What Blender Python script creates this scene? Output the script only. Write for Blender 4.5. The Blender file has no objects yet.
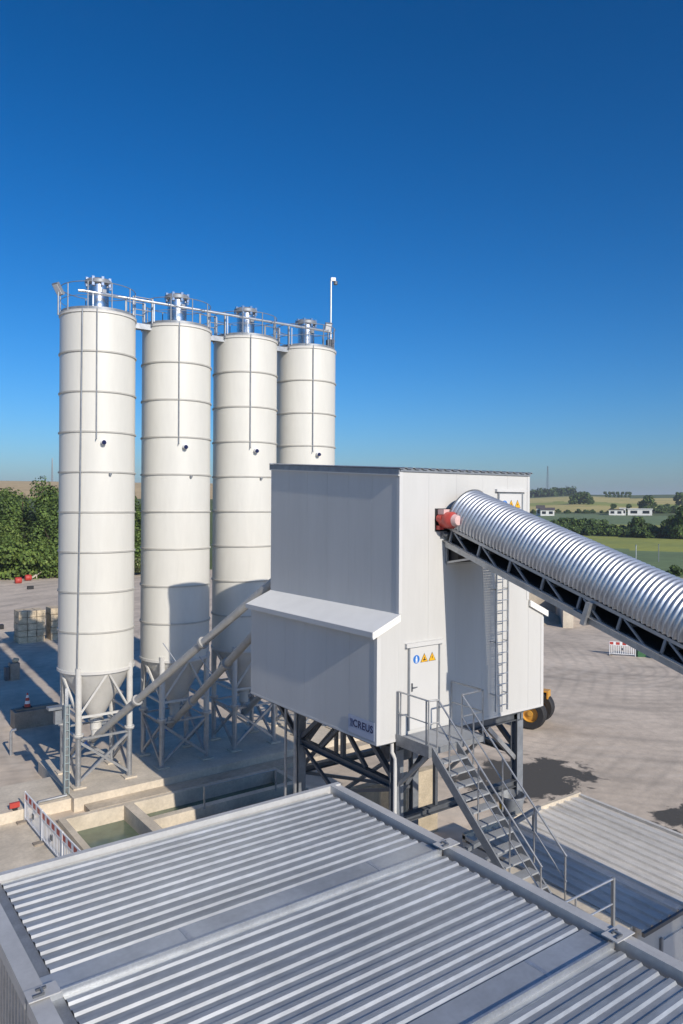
import bpy, bmesh, math, random
from mathutils import Vector, Matrix
rnd = random.Random(7)
S = bpy.context.scene
COL = S.collection
PI = math.pi
R_ = math.radians

# ------------------------------------------------------------------ camera
# world: x along the white end wall of the tower, y away along its long side, z up
CX, CY, CZ = -11.234, -13.787, 11.3
YAW, ROLL, FPX, HOR = 0.6351, 0.0059, 750.76, 501.92
cam_data = bpy.data.cameras.new('camera'); cam = bpy.data.objects.new('camera', cam_data); COL.objects.link(cam)
cam_data.sensor_fit = 'VERTICAL'; cam_data.sensor_height = 36; cam_data.sensor_width = 24
cam_data.lens = FPX / 1024 * 36
cam_data.shift_y = -(512 - HOR) / 1024
cam_data.clip_start = .1; cam_data.clip_end = 12000
rt = Vector((math.cos(YAW), -math.sin(YAW), 0)); fw = Vector((math.sin(YAW), math.cos(YAW), 0)); up = Vector((0, 0, 1))
r2 = rt * math.cos(ROLL) + up * math.sin(ROLL); u2 = -rt * math.sin(ROLL) + up * math.cos(ROLL)
M = Matrix((r2, u2, -fw)).transposed().to_4x4(); M.translation = (CX, CY, CZ)
cam.matrix_world = M
S.camera = cam

# ------------------------------------------------------------------ sky and sun
SUN_AZ, SUN_EL = 3.4, 28.0          # light travels towards +y, turned this many degrees to +x
W = bpy.data.worlds.new('World'); S.world = W; W.use_nodes = True
wt = W.node_tree; bg = wt.nodes['Background']
sky = wt.nodes.new('ShaderNodeTexSky'); sky.sky_type = 'NISHITA'; sky.sun_disc = False
sky.sun_elevation = R_(SUN_EL); sky.sun_rotation = R_(180 + SUN_AZ)
sky.altitude = 0; sky.air_density = 1.0; sky.dust_density = 1.0; sky.ozone_density = 8.0
hs = wt.nodes.new('ShaderNodeHueSaturation'); hs.inputs['Hue'].default_value = .496; hs.inputs['Saturation'].default_value = 1.13
gm = wt.nodes.new('ShaderNodeGamma'); gm.inputs[1].default_value = 1.28
wt.links.new(sky.outputs[0], gm.inputs[0]); wt.links.new(gm.outputs[0], hs.inputs['Color']); wt.links.new(hs.outputs[0], bg.inputs[0]); bg.inputs[1].default_value = 0.073
sun_d = bpy.data.lights.new('sun', 'SUN'); sun = bpy.data.objects.new('sun', sun_d); COL.objects.link(sun)
sun_d.energy = 4.5; sun_d.angle = R_(.5); sun_d.color = (1.0, .915, .795)
d = Vector((math.sin(R_(SUN_AZ)) * math.cos(R_(SUN_EL)), math.cos(R_(SUN_AZ)) * math.cos(R_(SUN_EL)), -math.sin(R_(SUN_EL))))
sun.rotation_euler = d.to_track_quat('-Z', 'Y').to_euler()
sun.location = (-5, -40, 40)
S.view_settings.view_transform = 'Standard'; S.view_settings.look = 'None'
S.view_settings.exposure = 0.0; S.view_settings.gamma = 1.0

HAZE = .00018
# ------------------------------------------------------------------ materials
def mat(name, col, rough=.6, metal=0., var=.12, scale=3., bump=0., bscale=None, col2=None, detail=5, stretch=(1, 1, 1), spec=None, fine=0.):
    m = bpy.data.materials.new(name); m.use_nodes = True; t = m.node_tree; N = t.nodes; L = t.links
    b = N['Principled BSDF']; b.inputs['Roughness'].default_value = rough; b.inputs['Metallic'].default_value = metal
    if spec is not None: b.inputs['Specular IOR Level'].default_value = spec
    tc = N.new('ShaderNodeTexCoord'); mp = N.new('ShaderNodeMapping'); mp.inputs['Scale'].default_value = stretch
    L.new(tc.outputs['Object'], mp.inputs[0])
    nz = N.new('ShaderNodeTexNoise'); nz.inputs['Scale'].default_value = scale; nz.inputs['Detail'].default_value = detail
    nz.inputs['Roughness'].default_value = .62
    L.new(mp.outputs[0], nz.inputs['Vector'])
    rp = N.new('ShaderNodeValToRGB')
    c2 = col2 or tuple(c * (1 - var) for c in col); c1 = col if col2 else tuple(min(1, c * (1 + var * .5)) for c in col)
    rp.color_ramp.elements[0].position = .32; rp.color_ramp.elements[1].position = .68
    rp.color_ramp.elements[0].color = (*c2, 1); rp.color_ramp.elements[1].color = (*c1, 1)
    L.new(nz.outputs['Fac'], rp.inputs[0])
    out = rp.outputs[0]
    if fine:
        n2 = N.new('ShaderNodeTexNoise'); n2.inputs['Scale'].default_value = scale * 13; n2.inputs['Detail'].default_value = 3
        L.new(mp.outputs[0], n2.inputs['Vector'])
        r3 = N.new('ShaderNodeMapRange'); r3.inputs['From Min'].default_value = .3; r3.inputs['From Max'].default_value = .7
        r3.inputs['To Min'].default_value = 1 - fine; r3.inputs['To Max'].default_value = 1 + fine * .6
        L.new(n2.outputs['Fac'], r3.inputs['Value'])
        mx = N.new('ShaderNodeMix'); mx.data_type = 'RGBA'; mx.blend_type = 'MULTIPLY'; mx.inputs[0].default_value = 1
        L.new(out, mx.inputs[6]); L.new(r3.outputs[0], mx.inputs[7]); out = mx.outputs[2]
    L.new(out, b.inputs['Base Color'])
    if bump:
        nb = N.new('ShaderNodeTexNoise'); nb.inputs['Scale'].default_value = bscale or scale * 4; nb.inputs['Detail'].default_value = 4
        L.new(mp.outputs[0], nb.inputs['Vector'])
        bp = N.new('ShaderNodeBump'); bp.inputs['Strength'].default_value = bump; bp.inputs['Distance'].default_value = .03
        L.new(nb.outputs['Fac'], bp.inputs['Height']); L.new(bp.outputs[0], b.inputs['Normal'])
    m['out'] = out.node.name
    return m

MAT = {}
def defm(k, *a, **kw): MAT[k] = mat(k, *a, **kw)
defm('silo_paint', (.64, .625, .57), .40, var=.07, scale=.7, stretch=(1, 1, .18), fine=.02)
defm('cone_paint', (.60, .585, .55), .5, var=.1, scale=1.2, fine=.04)
defm('flange_paint', (.44, .425, .385), .55, var=.15, scale=2)
defm('panel_white', (.555, .55, .53), .42, var=.055, scale=.9, stretch=(1, 1, .12), fine=.02)
defm('trim_white', (.585, .58, .565), .4, var=.04, scale=1.)
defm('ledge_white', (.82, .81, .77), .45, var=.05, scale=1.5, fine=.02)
defm('leg_white', (.56, .55, .52), .45, var=.08, scale=3, fine=.03)
defm('galvanised', (.46, .47, .48), .45, .7, var=.18, scale=5, fine=.10)
defm('galvanised_bright', (.66, .68, .70), .40, .8, var=.16, scale=2.5, fine=.1)
defm('galvanised_roof', (.575, .585, .57), .42, .66, var=.2, scale=1.2, fine=.12, stretch=(.4, 1, 1))
defm('roof_strip', (.56, .58, .585), .38, .62, var=.22, scale=1.3, fine=.05)
defm('screw_grey', (.40, .395, .38), .5, .1, var=.12, scale=3, fine=.05)
defm('edge_grey', (.55, .545, .53), .5, .25, var=.12, scale=1.5, fine=.05)
defm('stair_steel', (.30, .315, .33), .5, .45, var=.2, scale=6, fine=.1)
defm('stainless', (.62, .62, .64), .25, 1., var=.1, scale=4)
defm('steel_dark', (.13, .14, .155), .5, .35, var=.2, scale=4, fine=.1)
defm('steel_grey', (.27, .29, .315), .5, .4, var=.2, scale=4, fine=.1)
defm('rubber', (.022, .022, .024), .75, var=.2, scale=5)
defm('belt', (.03, .03, .032), .7, var=.3, scale=3)
defm('black', (.015, .015, .017), .6)
defm('gap_dark', (.25, .25, .25), .8)
defm('concrete', (.49, .42, .325), .85, var=.28, scale=.5, bump=.25, bscale=7, fine=.12)
defm('concrete_pale', (.61, .535, .425), .85, var=.22, scale=.8, bump=.25, bscale=7, fine=.1)
defm('concrete_warm', (.50, .42, .30), .85, var=.3, scale=1.2, bump=.3, bscale=8, fine=.12)
defm('concrete_grey', (.31, .265, .215), .88, var=.3, scale=1.3, bump=.3, bscale=9, fine=.12)
defm('block_stone', (.62, .50, .34), .9, var=.35, scale=2.2, bump=.8, bscale=5, fine=.2)
defm('red', (.46, .055, .04), .5, var=.15, scale=5)
defm('motor_red', (.50, .07, .055), .42, var=.2, scale=6)
defm('motor_pink', (.66, .44, .42), .5, var=.15, scale=6)
defm('white_plastic', (.80, .80, .80), .45, var=.05)
defm('yellow', (.60, .31, .05), .45, var=.15, scale=4, fine=.08)
defm('sign_yellow', (.80, .42, .01), .5, var=.03)
defm('sign_blue', (.02, .16, .52), .5, var=.03)
defm('navy', (.012, .022, .09), .5, var=.03)
defm('sign_panel', (.40, .45, .56), .4, var=.03)
defm('green_paint', (.03, .12, .045), .5, var=.2, scale=4)
defm('tray_green', (.36, .43, .44), .5, .3, var=.15, scale=4)
defm('glass_dark', (.02, .025, .03), .1, var=.02)
defm('bark', (.10, .075, .05), .9, var=.3, scale=5)
defm('roof_dark', (.10, .085, .08), .7, var=.2, scale=2)
defm('render_white', (.74, .73, .70), .7, var=.06)
defm('rust', (.22, .10, .05), .85, var=.4, scale=5)
defm('roof_sheet', (.62, .595, .55), .5, var=.24, scale=1.2, stretch=(1, .35, 1), fine=.1)
defm('mesh_grey', (.36, .375, .39), .6, .2, var=.1, scale=3)
def water_mat():
    m = mat('basin_water', (.125, .165, .115), .12, var=.25, scale=1.4, bump=.12, bscale=9, detail=6)
    return m
MAT['water'] = water_mat()
def leaf_mat(name, c, v=.45):
    m = mat(name, c, .6, var=v, scale=.55, fine=.3, spec=.25)
    return m
MAT['leaf_dark'] = leaf_mat('leaf_dark', (.058, .098, .028))
MAT['leaf_mid'] = leaf_mat('leaf_mid', (.11, .17, .036))
MAT['leaf_light'] = leaf_mat('leaf_light', (.175, .235, .05))
MAT['leaf_pale'] = leaf_mat('leaf_pale', (.22, .24, .10))

def ground_mat():
    m = mat('yard_gravel', (.62, .52, .41), .95, var=.26, scale=.14, detail=8, bump=.5, bscale=5, fine=.13)
    t = m.node_tree; N = t.nodes; L = t.links; b = N['Principled BSDF']
    src = b.inputs['Base Color'].links[0].from_socket
    tc = next(n for n in N if n.type == 'TEX_COORD')
    # tyre tracks: thin curved bands round the turning place, broken up by noise
    mp = N.new('ShaderNodeMapping'); mp.inputs['Location'].default_value = (-46, -24, 0)
    L.new(tc.outputs['Object'], mp.inputs[0])
    wv = N.new('ShaderNodeTexWave'); wv.wave_type = 'RINGS'; wv.rings_direction = 'Z'; wv.inputs['Scale'].default_value = .11
    wv.inputs['Distortion'].default_value = 3.5; wv.inputs['Detail'].default_value = 3; wv.inputs['Detail Scale'].default_value = .12
    L.new(mp.outputs[0], wv.inputs[0])
    nz = N.new('ShaderNodeTexNoise'); nz.inputs['Scale'].default_value = .16; nz.inputs['Detail'].default_value = 4
    L.new(tc.outputs['Object'], nz.inputs['Vector'])
    a = N.new('ShaderNodeMapRange'); a.inputs['From Min'].default_value = .40; a.inputs['From Max'].default_value = .62
    L.new(nz.outputs['Fac'], a.inputs['Value'])
    w2 = N.new('ShaderNodeMath'); w2.operation = 'POWER'; w2.inputs[1].default_value = 5; L.new(wv.outputs['Fac'], w2.inputs[0])
    mu = N.new('ShaderNodeMath'); mu.operation = 'MULTIPLY'; L.new(a.outputs[0], mu.inputs[0]); L.new(w2.outputs[0], mu.inputs[1])
    m2 = N.new('ShaderNodeMath'); m2.operation = 'MULTIPLY'; m2.inputs[1].default_value = .42; L.new(mu.outputs[0], m2.inputs[0])
    mx = N.new('ShaderNodeMix'); mx.data_type = 'RGBA'; L.new(m2.outputs[0], mx.inputs[0]); L.new(src, mx.inputs[6])
    mx.inputs[7].default_value = (.20, .175, .15, 1)
    cur = mx.outputs[2]
    # finer wheel marks round a second turning circle, and pale dusty sweeps between them
    for (ox, oy, sc_, thr, amt, colr) in ((-34, -17, .42, 4, .30, (.25, .215, .18, 1)), (-30, -22, .26, 3, .30, (.62, .55, .46, 1)), (-6, -50, .33, 4, .25, (.24, .21, .175, 1))):
        mq = N.new('ShaderNodeMapping'); mq.inputs['Location'].default_value = (ox, oy, 0); L.new(tc.outputs['Object'], mq.inputs[0])
        wq = N.new('ShaderNodeTexWave'); wq.wave_type = 'RINGS'; wq.rings_direction = 'Z'; wq.inputs['Scale'].default_value = sc_
        wq.inputs['Distortion'].default_value = 6; wq.inputs['Detail'].default_value = 4; wq.inputs['Detail Scale'].default_value = .09
        L.new(mq.outputs[0], wq.inputs[0])
        nq = N.new('ShaderNodeTexNoise'); nq.inputs['Scale'].default_value = .11; nq.inputs['Detail'].default_value = 5; L.new(mq.outputs[0], nq.inputs['Vector'])
        rq = N.new('ShaderNodeMapRange'); rq.inputs['From Min'].default_value = .42; rq.inputs['From Max'].default_value = .6; L.new(nq.outputs['Fac'], rq.inputs['Value'])
        pq = N.new('ShaderNodeMath'); pq.operation = 'POWER'; pq.inputs[1].default_value = thr; L.new(wq.outputs['Fac'], pq.inputs[0])
        uq = N.new('ShaderNodeMath'); uq.operation = 'MULTIPLY'; L.new(pq.outputs[0], uq.inputs[0]); L.new(rq.outputs[0], uq.inputs[1])
        vq = N.new('ShaderNodeMath'); vq.operation = 'MULTIPLY'; vq.inputs[1].default_value = amt; L.new(uq.outputs[0], vq.inputs[0])
        mx = N.new('ShaderNodeMix'); mx.data_type = 'RGBA'; L.new(vq.outputs[0], mx.inputs[0]); L.new(cur, mx.inputs[6]); mx.inputs[7].default_value = colr; cur = mx.outputs[2]
    # wet patches: (centre x, y, radius x, radius y)
    rough = None
    for (px, py, rx, ry, lo) in WET:
        mp2 = N.new('ShaderNodeMapping'); mp2.vector_type = 'TEXTURE'
        mp2.inputs['Location'].default_value = (px, py, 0); mp2.inputs['Scale'].default_value = (rx, ry, 1)
        L.new(tc.outputs['Object'], mp2.inputs[0])
        ln = N.new('ShaderNodeVectorMath'); ln.operation = 'LENGTH'; L.new(mp2.outputs[0], ln.inputs[0])
        n3 = N.new('ShaderNodeTexNoise'); n3.inputs['Scale'].default_value = .8; n3.inputs['Detail'].default_value = 9; n3.inputs['Roughness'].default_value = .66; n3.inputs['Distortion'].default_value = .6
        L.new(tc.outputs['Object'], n3.inputs['Vector'])
        sm = N.new('ShaderNodeMath'); sm.operation = 'MULTIPLY_ADD'; sm.inputs[1].default_value = 2.4; L.new(n3.outputs['Fac'], sm.inputs[0]); L.new(ln.outputs['Value'], sm.inputs[2])
        mr = N.new('ShaderNodeMapRange'); mr.inputs['From Min'].default_value = 1.95; mr.inputs['From Max'].default_value = 2.13
        mr.inputs['To Min'].default_value = 1; mr.inputs['To Max'].default_value = 0
        L.new(sm.outputs[0], mr.inputs['Value'])
        mx = N.new('ShaderNodeMix'); mx.data_type = 'RGBA'; L.new(mr.outputs[0], mx.inputs[0]); L.new(cur, mx.inputs[6])
        mx.inputs[7].default_value = (.075, .07, .062, 1); cur = mx.outputs[2]
    L.new(cur, b.inputs['Base Color'])
    return m
WET = [(13.2, 6.4, 3.3, 2.6, 0), (15.6, .0, 2.4, 1.8, 0)]
MAT['ground'] = ground_mat()

# ------------------------------------------------------------------ mesh helpers
class MB:
    def __init__(s, m='concrete'):
        s.v = []; s.f = []; s.mi = []; s.sm = []; s.mats = []; s.cur = m
    def _m(s, m):
        m = m or s.cur
        if m not in s.mats: s.mats.append(m)
        return s.mats.index(m)
    def add(s, vs, fs, m=None, smooth=False):
        o = len(s.v); s.v += [tuple(v) for v in vs]; i = s._m(m)
        for f in fs:
            s.f.append([o + k for k in f]); s.mi.append(i); s.sm.append(smooth)
        return s
    def box(s, x0, x1, y0, y1, z0, z1, m=None):
        vs = [(x0, y0, z0), (x1, y0, z0), (x1, y1, z0), (x0, y1, z0), (x0, y0, z1), (x1, y0, z1), (x1, y1, z1), (x0, y1, z1)]
        return s.add(vs, [(3, 2, 1, 0), (4, 5, 6, 7), (0, 1, 5, 4), (1, 2, 6, 5), (2, 3, 7, 6), (3, 0, 4, 7)], m)
    def bar(s, p, q, w=.06, h=None, m=None, upv=(0, 0, 1)):
        h = h or w; p = Vector(p); q = Vector(q); d = (q - p).normalized(); u = Vector(upv)
        if abs(d.dot(u)) > .98: u = Vector((1, 0, 0))
        a = d.cross(u).normalized() * (w / 2); b = a.cross(d).normalized() * (h / 2)
        vs = [p - a - b, p + a - b, p + a + b, p - a + b, q - a - b, q + a - b, q + a + b, q - a + b]
        return s.add(vs, [(0, 1, 2, 3), (7, 6, 5, 4), (4, 5, 1, 0), (5, 6, 2, 1), (6, 7, 3, 2), (7, 4, 0, 3)], m)
    def hbeam(s, p, q, w=.2, m=None, upv=(0, 1, 0)):
        """H profile along p-q: two flanges and a web"""
        p = Vector(p); q = Vector(q); d = (q - p).normalized(); u = Vector(upv)
        a = d.cross(u).normalized(); b = a.cross(d).normalized()
        for k in (-1, 1): s.bar(p + b * k * (w / 2 - .01), q + b * k * (w / 2 - .01), w, .02, m, upv)
        s.bar(p, q, .014, w - .046, m, upv)
        return s
    def tube(s, pts, r=.03, n=10, m=None, closed=False, caps=True):
        P = [Vector(p) for p in pts]; k = len(P); rings = []
        rr = r if isinstance(r, (list, tuple)) else [r] * k
        prev = None
        for i in range(k):
            if closed: d = (P[(i + 1) % k] - P[i - 1]).normalized()
            elif i == 0: d = (P[1] - P[0]).normalized()
            elif i == k - 1: d = (P[-1] - P[-2]).normalized()
            else: d = ((P[i + 1] - P[i]).normalized() + (P[i] - P[i - 1]).normalized()).normalized()
            if prev is None:
                u = Vector((0, 0, 1)) if abs(d.z) < .9 else Vector((1, 0, 0))
                a = d.cross(u).normalized()
            else:
                a = (prev - d * prev.dot(d)).normalized()
            prev = a; b = d.cross(a)
            rings.append([P[i] + (a * math.cos(2 * PI * j / n) + b * math.sin(2 * PI * j / n)) * rr[i] for j in range(n)])
        vs = [v for q in rings for v in q]; fs = []
        for i in range(k if closed else k - 1):
            i2 = (i + 1) % k
            for j in range(n):
                j2 = (j + 1) % n; fs.append((i * n + j, i * n + j2, i2 * n + j2, i2 * n + j))
        s.add(vs, fs, m, True)
        if caps and not closed:
            s.add(rings[0], [tuple(range(n))[::-1]], m); s.add(rings[-1], [tuple(range(n))], m)
        return s
    def lathe(s, prof, cx=0, cy=0, n=32, m=None, smooth=True):
        """profile of (radius, z) turned round a vertical axis; each band keeps its own edge"""
        for (r0, z0), (r1, z1) in zip(prof, prof[1:]):
            vs = []; fs = []
            for j in range(n):
                t = 2 * PI * j / n; vs += [(cx + r0 * math.cos(t), cy + r0 * math.sin(t), z0), (cx + r1 * math.cos(t), cy + r1 * math.sin(t), z1)]
            for j in range(n):
                a = 2 * j; b = 2 * ((j + 1) % n)
                if r0 < 1e-6: fs.append((a, b + 1, a + 1))
                elif r1 < 1e-6: fs.append((a, b, a + 1))
                else: fs.append((a, b, b + 1, a + 1))
            s.add(vs, fs, m, smooth and abs(z1 - z0) > 1e-6)
        return s
    def prism(s, poly, ex, m=None):
        """planar polygon pushed along the vector ex"""
        n = len(poly); a = [Vector(p) for p in poly]; b = [p + Vector(ex) for p in a]
        fs = [tuple(range(n))[::-1], tuple(range(n, 2 * n))] + [(i, (i + 1) % n, n + (i + 1) % n, n + i) for i in range(n)]
        return s.add(a + b, fs, m)
    def build(s, name, parent=None, loc=None):
        off = Vector((0, 0, 0)); p = parent
        while p is not None: off += Vector(p.location); p = p.parent
        if loc is not None: off += Vector(loc)
        me = bpy.data.meshes.new(name)
        me.from_pydata([tuple(Vector(v) - off) for v in s.v], [], s.f)
        for k in s.mats: me.materials.append(MAT[k])
        me.polygons.foreach_set('material_index', s.mi); me.polygons.foreach_set('use_smooth', s.sm)
        bm = bmesh.new(); bm.from_mesh(me); bmesh.ops.recalc_face_normals(bm, faces=bm.faces); bm.to_mesh(me); bm.free()
        me.update()
        o = bpy.data.objects.new(name, me); COL.objects.link(o)
        if parent is not None: o.parent = parent
        if loc is not None: o.location = loc
        return o

def tag(o, label=None, cat=None, group=None, kind=None):
    for k, v in (('label', label), ('category', cat), ('group', group), ('kind', kind)):
        if v: o[k] = v
    return o
def thing(name, label, cat, loc=(0, 0, 0), group=None):
    o = bpy.data.objects.new(name, None); COL.objects.link(o); o.location = loc; o.empty_display_size = .3
    return tag(o, label, cat, group)
def copy_tree(o, parent=None):
    c = o.copy(); COL.objects.link(c)
    if parent is not None: c.parent = parent
    for ch in list(o.children): copy_tree(ch, c)
    return c
def text_mesh(name, body, size, m, loc, rot, parent=None, bold=.0, align='CENTER'):
    cu = bpy.data.curves.new(name, 'FONT'); cu.body = body; cu.size = size; cu.extrude = .004; cu.offset = bold; cu.align_x = align; cu.align_y = 'CENTER'; cu.space_character = 1.08
    t = bpy.data.objects.new(name, cu); COL.objects.link(t); bpy.context.view_layer.update()
    me = bpy.data.meshes.new_from_object(t.evaluated_get(bpy.context.evaluated_depsgraph_get()))
    COL.objects.unlink(t); bpy.data.objects.remove(t)
    me.materials.clear(); me.materials.append(MAT[m])
    o = bpy.data.objects.new(name, me); COL.objects.link(o)
    off = Vector((0, 0, 0)); p = parent
    while p is not None: off += Vector(p.location); p = p.parent
    if parent is not None: o.parent = parent
    o.location = Vector(loc) - off; o.rotation_euler = rot
    return o
def c2w(X, Y, z=0.):
    """metres right of and ahead of the camera's foot -> world"""
    return Vector((CX + X * math.cos(YAW) + Y * math.sin(YAW), CY - X * math.sin(YAW) + Y * math.cos(YAW), z))

# ------------------------------------------------------------------ setting: yard, terrain, basin water
HOLE = (-3.62, 5.2, 10.0, 13.1)
bm = bmesh.new()
n = 96; ring = [bm.verts.new((CX + 126 * math.cos(2 * PI * k / n), CY + 126 * math.sin(2 * PI * k / n), 0)) for k in range(n)]
hv = [bm.verts.new((x, y, 0)) for x, y in ((HOLE[0], HOLE[2]), (HOLE[1], HOLE[2]), (HOLE[1], HOLE[3]), (HOLE[0], HOLE[3]))]
es = [bm.edges.new((ring[k], ring[(k + 1) % n])) for k in range(n)] + [bm.edges.new((hv[k], hv[(k + 1) % 4])) for k in range(4)]
bmesh.ops.triangle_fill(bm, edges=es, use_beauty=True)
bmesh.ops.recalc_face_normals(bm, faces=bm.faces)
if sum(f.normal.z for f in bm.faces) < 0: bmesh.ops.reverse_faces(bm, faces=bm.faces)
me = bpy.data.meshes.new('yard_ground'); bm.to_mesh(me); bm.free(); me.materials.append(MAT['ground'])
yard = bpy.data.objects.new('yard_ground', me); COL.objects.link(yard); tag(yard, kind='structure')

def lerp_tab(tab, x):
    if x <= tab[0][0]: return tab[0][1]
    for (a, b), (c, e) in zip(tab, tab[1:]):
        if x <= c: return b + (e - b) * (x - a) / (c - a)
    return tab[-1][1]
TR = [(80, -.12), (126, -.10), (190, -.1), (260, .3), (330, 1.0), (430, 2.3), (520, 3.6), (700, 8.6), (900, 14.8), (1150, 22.5), (1400, 24.), (1900, 20.), (2600, 28.), (3400, 30), (5000, -10)]
TL = [(80, -.12), (126, -.10), (190, 1.), (260, 6), (340, 13.), (430, 19.5), (520, 23.4), (600, 24.), (900, 18), (1400, 16.), (2600, 20), (5000, -20)]
def terr_z(r, az):
    t = min(1, max(0, (az + 6) / 14)); t = t * t * (3 - 2 * t)
    w = 1.0 + t * (.08 * math.sin(az * .31 + 1.3) + .04 * math.sin(az * .83))
    z = lerp_tab(TL, r) * (1 - t) + lerp_tab(TR, r) * t
    return z * (w if z > 0 else 1)
def at_polar(r, az, dz=0.):
    p = c2w(r * math.sin(R_(az)), r * math.cos(R_(az))); p.z = terr_z(r, az) + dz
    return p
for k, c in dict(field_green=((.16, .22, .085), (.12, .17, .07)), field_bright=((.33, .34, .06), (.24, .27, .055)), field_yellow=((.56, .45, .15), (.40, .35, .11)),
                 field_tan=((.56, .42, .22), (.45, .33, .17)), grass=((.10, .135, .035), (.07, .095, .03)), soil=((.30, .21, .15), (.22, .16, .11))).items():
    defm(k, c[0], .95, col2=c[1], scale=.03, fine=.18, bump=.3, bscale=1.)
def field_at(r, az):
    wob = 6 * math.sin(az * .45 + .5)
    if az < -1:
        if r < 122: return 'soil'
        if r < 330: return 'grass'
        return 'field_tan'
    if r < 150: return 'soil' if r < 128 else 'field_green'
    if r < 208 + wob * .5 - az * .4: return 'field_green'
    if r < 262 + wob: return 'field_bright'
    if r < 300: return 'grass'
    if r < 345 + az * 1.5 + wob * 2: return 'field_bright' if az > 15 else 'field_green'
    if r < 520 + wob * 2: return 'field_green'
    if r < 560: return 'grass'
    if r < 700 + wob * 4: return 'field_yellow'
    if r < 790 + wob * 6: return 'field_bright'
    if r < 1010 + wob * 8: return 'field_yellow'
    return 'grass' if r < 1300 else 'field_green'
RS = [80, 100, 122, 126, 130, 150, 165, 180, 195, 202, 208, 214, 225, 240, 252, 258, 264, 270, 280, 290, 300, 315, 330, 340, 350, 360, 370, 385, 400, 420, 440, 460, 480, 500, 510, 520, 530, 545, 560, 580, 610, 640, 670, 690, 700, 710, 730, 750, 770, 790, 810, 840, 880, 920, 960, 1000, 1040, 1090, 1150, 1230, 1300, 1400, 1600, 1900, 2300, 2600, 3000, 3400, 5000]
AZ = [-180 + 6 * k for k in range(24)] + [-36 + .75 * k for k in range(96)] + [36 + 6 * k for k in range(24)]
tb = MB('field_green'); vs = []; NA = len(AZ)
for r in RS:
    for a in AZ: vs.append(at_polar(r, a))
tb.v = [tuple(v) for v in vs]
for i in range(len(RS) - 1):
    for j in range(NA):
        j2 = (j + 1) % NA
        tb.f.append([i * NA + j, i * NA + j2, (i + 1) * NA + j2, (i + 1) * NA + j]); tb.sm.append(True)
        aa = AZ[j] + (.37 if -36 <= AZ[j] < 36 else 3); tb.mi.append(tb._m(field_at((RS[i] + RS[i + 1]) / 2, aa)))
tag(tb.build('terrain'), kind='structure')

def struct(name, mb): return tag(mb.build(name), kind='structure')
w = MB('water'); w.add([(HOLE[0] + .02, HOLE[2] + .02, -.32), (HOLE[1] - .02, HOLE[2] + .02, -.32), (HOLE[1] - .02, HOLE[3] - .02, -.32), (HOLE[0] + .02, HOLE[3] - .02, -.32)], [(0, 1, 2, 3)])
struct('water', w)
sl = MB('concrete_pale')
sl.box(-2.86, 14.5, 13.78, 18.6, -.05, .50)
struct('silo_slab', sl)
sl = MB('concrete_pale'); sl.box(-16, -2.865, 14.1, 16.75, -.05, .42)
struct('concrete_apron', sl)
sl = MB('concrete'); sl.box(-2.5, 14.5, 13.105, 13.775, -.05, .22)
struct('concrete_step', sl)
sl = MB('concrete_pale'); sl.box(-18, -3.63, 3., 14.095, -.05, .035)
struct('concrete_pavement', sl)
sl = MB('concrete'); sl.box(-3.6, 5.25, 5.2, 9.94, -.05, .03)
struct('concrete_walkway', sl)

# settling basin walls
bs = thing('settling_basin', 'open concrete settling basin with green water in front of the silo slab', 'basin', (0, 11.5, 0))
b = MB('concrete_pale')
b.box(-3.62, -3.40, 10., 13.1, -1.4, .20)
b.box(-3.398, 5.2, 12.88, 13.1, -1.4, .205)
b.box(-3.398, 5.2, 10.0, 10.2, -1.4, .20)
b.box(5.0, 5.2, 10.202, 12.878, -1.4, .20); b.build('outer_wall', bs)
b = MB('concrete_pale'); b.box(-1.34, -.98, 10.203, 12.877, -1.4, .215); b.build('dividing_wall', bs)
b = MB('concrete_pale'); b.box(-.978, 4.998, 11.05, 11.35, -1.4, .21); b.build('cross_wall', bs)
g = MB('galvanised')
for x in (.9, 3.9): g.bar((x, 10.9, .2), (x, 10.9, 1.0), .05)
for z in (1.0,): g.tube([(.9, 10.9, z), (3.9, 10.9, z)], .025, 8)
tag(g.build('guard_rail'), 'low steel guard rail along the shaded part of the basin', 'guard rail')

# ------------------------------------------------------------------ mixing tower
TW, TD = 6.08, 6.0            # width of the white end wall, depth
UX0, UX1 = .67, 5.44; ZB, ZL0, ZL1 = 5.55, 8.27, 8.56
ZT0, ZT1 = 12.09, 12.41       # top of the wall at y = 0 and y = 6
tw = thing('mixing_tower', 'white clad mixing tower on steel legs with stepped side walls', 'industrial building', (3, 3, 0))
def strips_front(y0, y1, skip=None):
    m = MB('panel_white')
    def top(x):
        if x < UX0: return ZL0 - .02 + (ZL1 - ZL0) * x / UX0
        if x > UX1: return ZL0 - .02 + (ZL1 - ZL0) * (TW - x) / (TW - UX1)
        return ZT0 if y0 < 3 else ZT1
    xs = [0, UX0 - .001, UX0, 1.63, 2.60, 3.57, 4.54, UX1, UX1 + .001, TW]
    g_ = .003
    for a, c in zip(xs, xs[1:]):
        if c - a < .01: continue
        e = g_ if a > 0 and c < TW else 0
        x0, x1 = a + (g_ if a > .01 and a not in (UX0,) else 0), c - 0
        z0a, z1a = top(a + 1e-4), top(c - 1e-4)
        m.prism([(x0, y0, ZB), (x1, y0, ZB), (x1, y0, z1a), (x0, y0, z0a)], (0, y1 - y0, 0))
    return m
fw_ = strips_front(0, .08)
fw_.build('end_wall', tw)
strips_front(TD - .08, TD).build('end_wall', tw)
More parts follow.
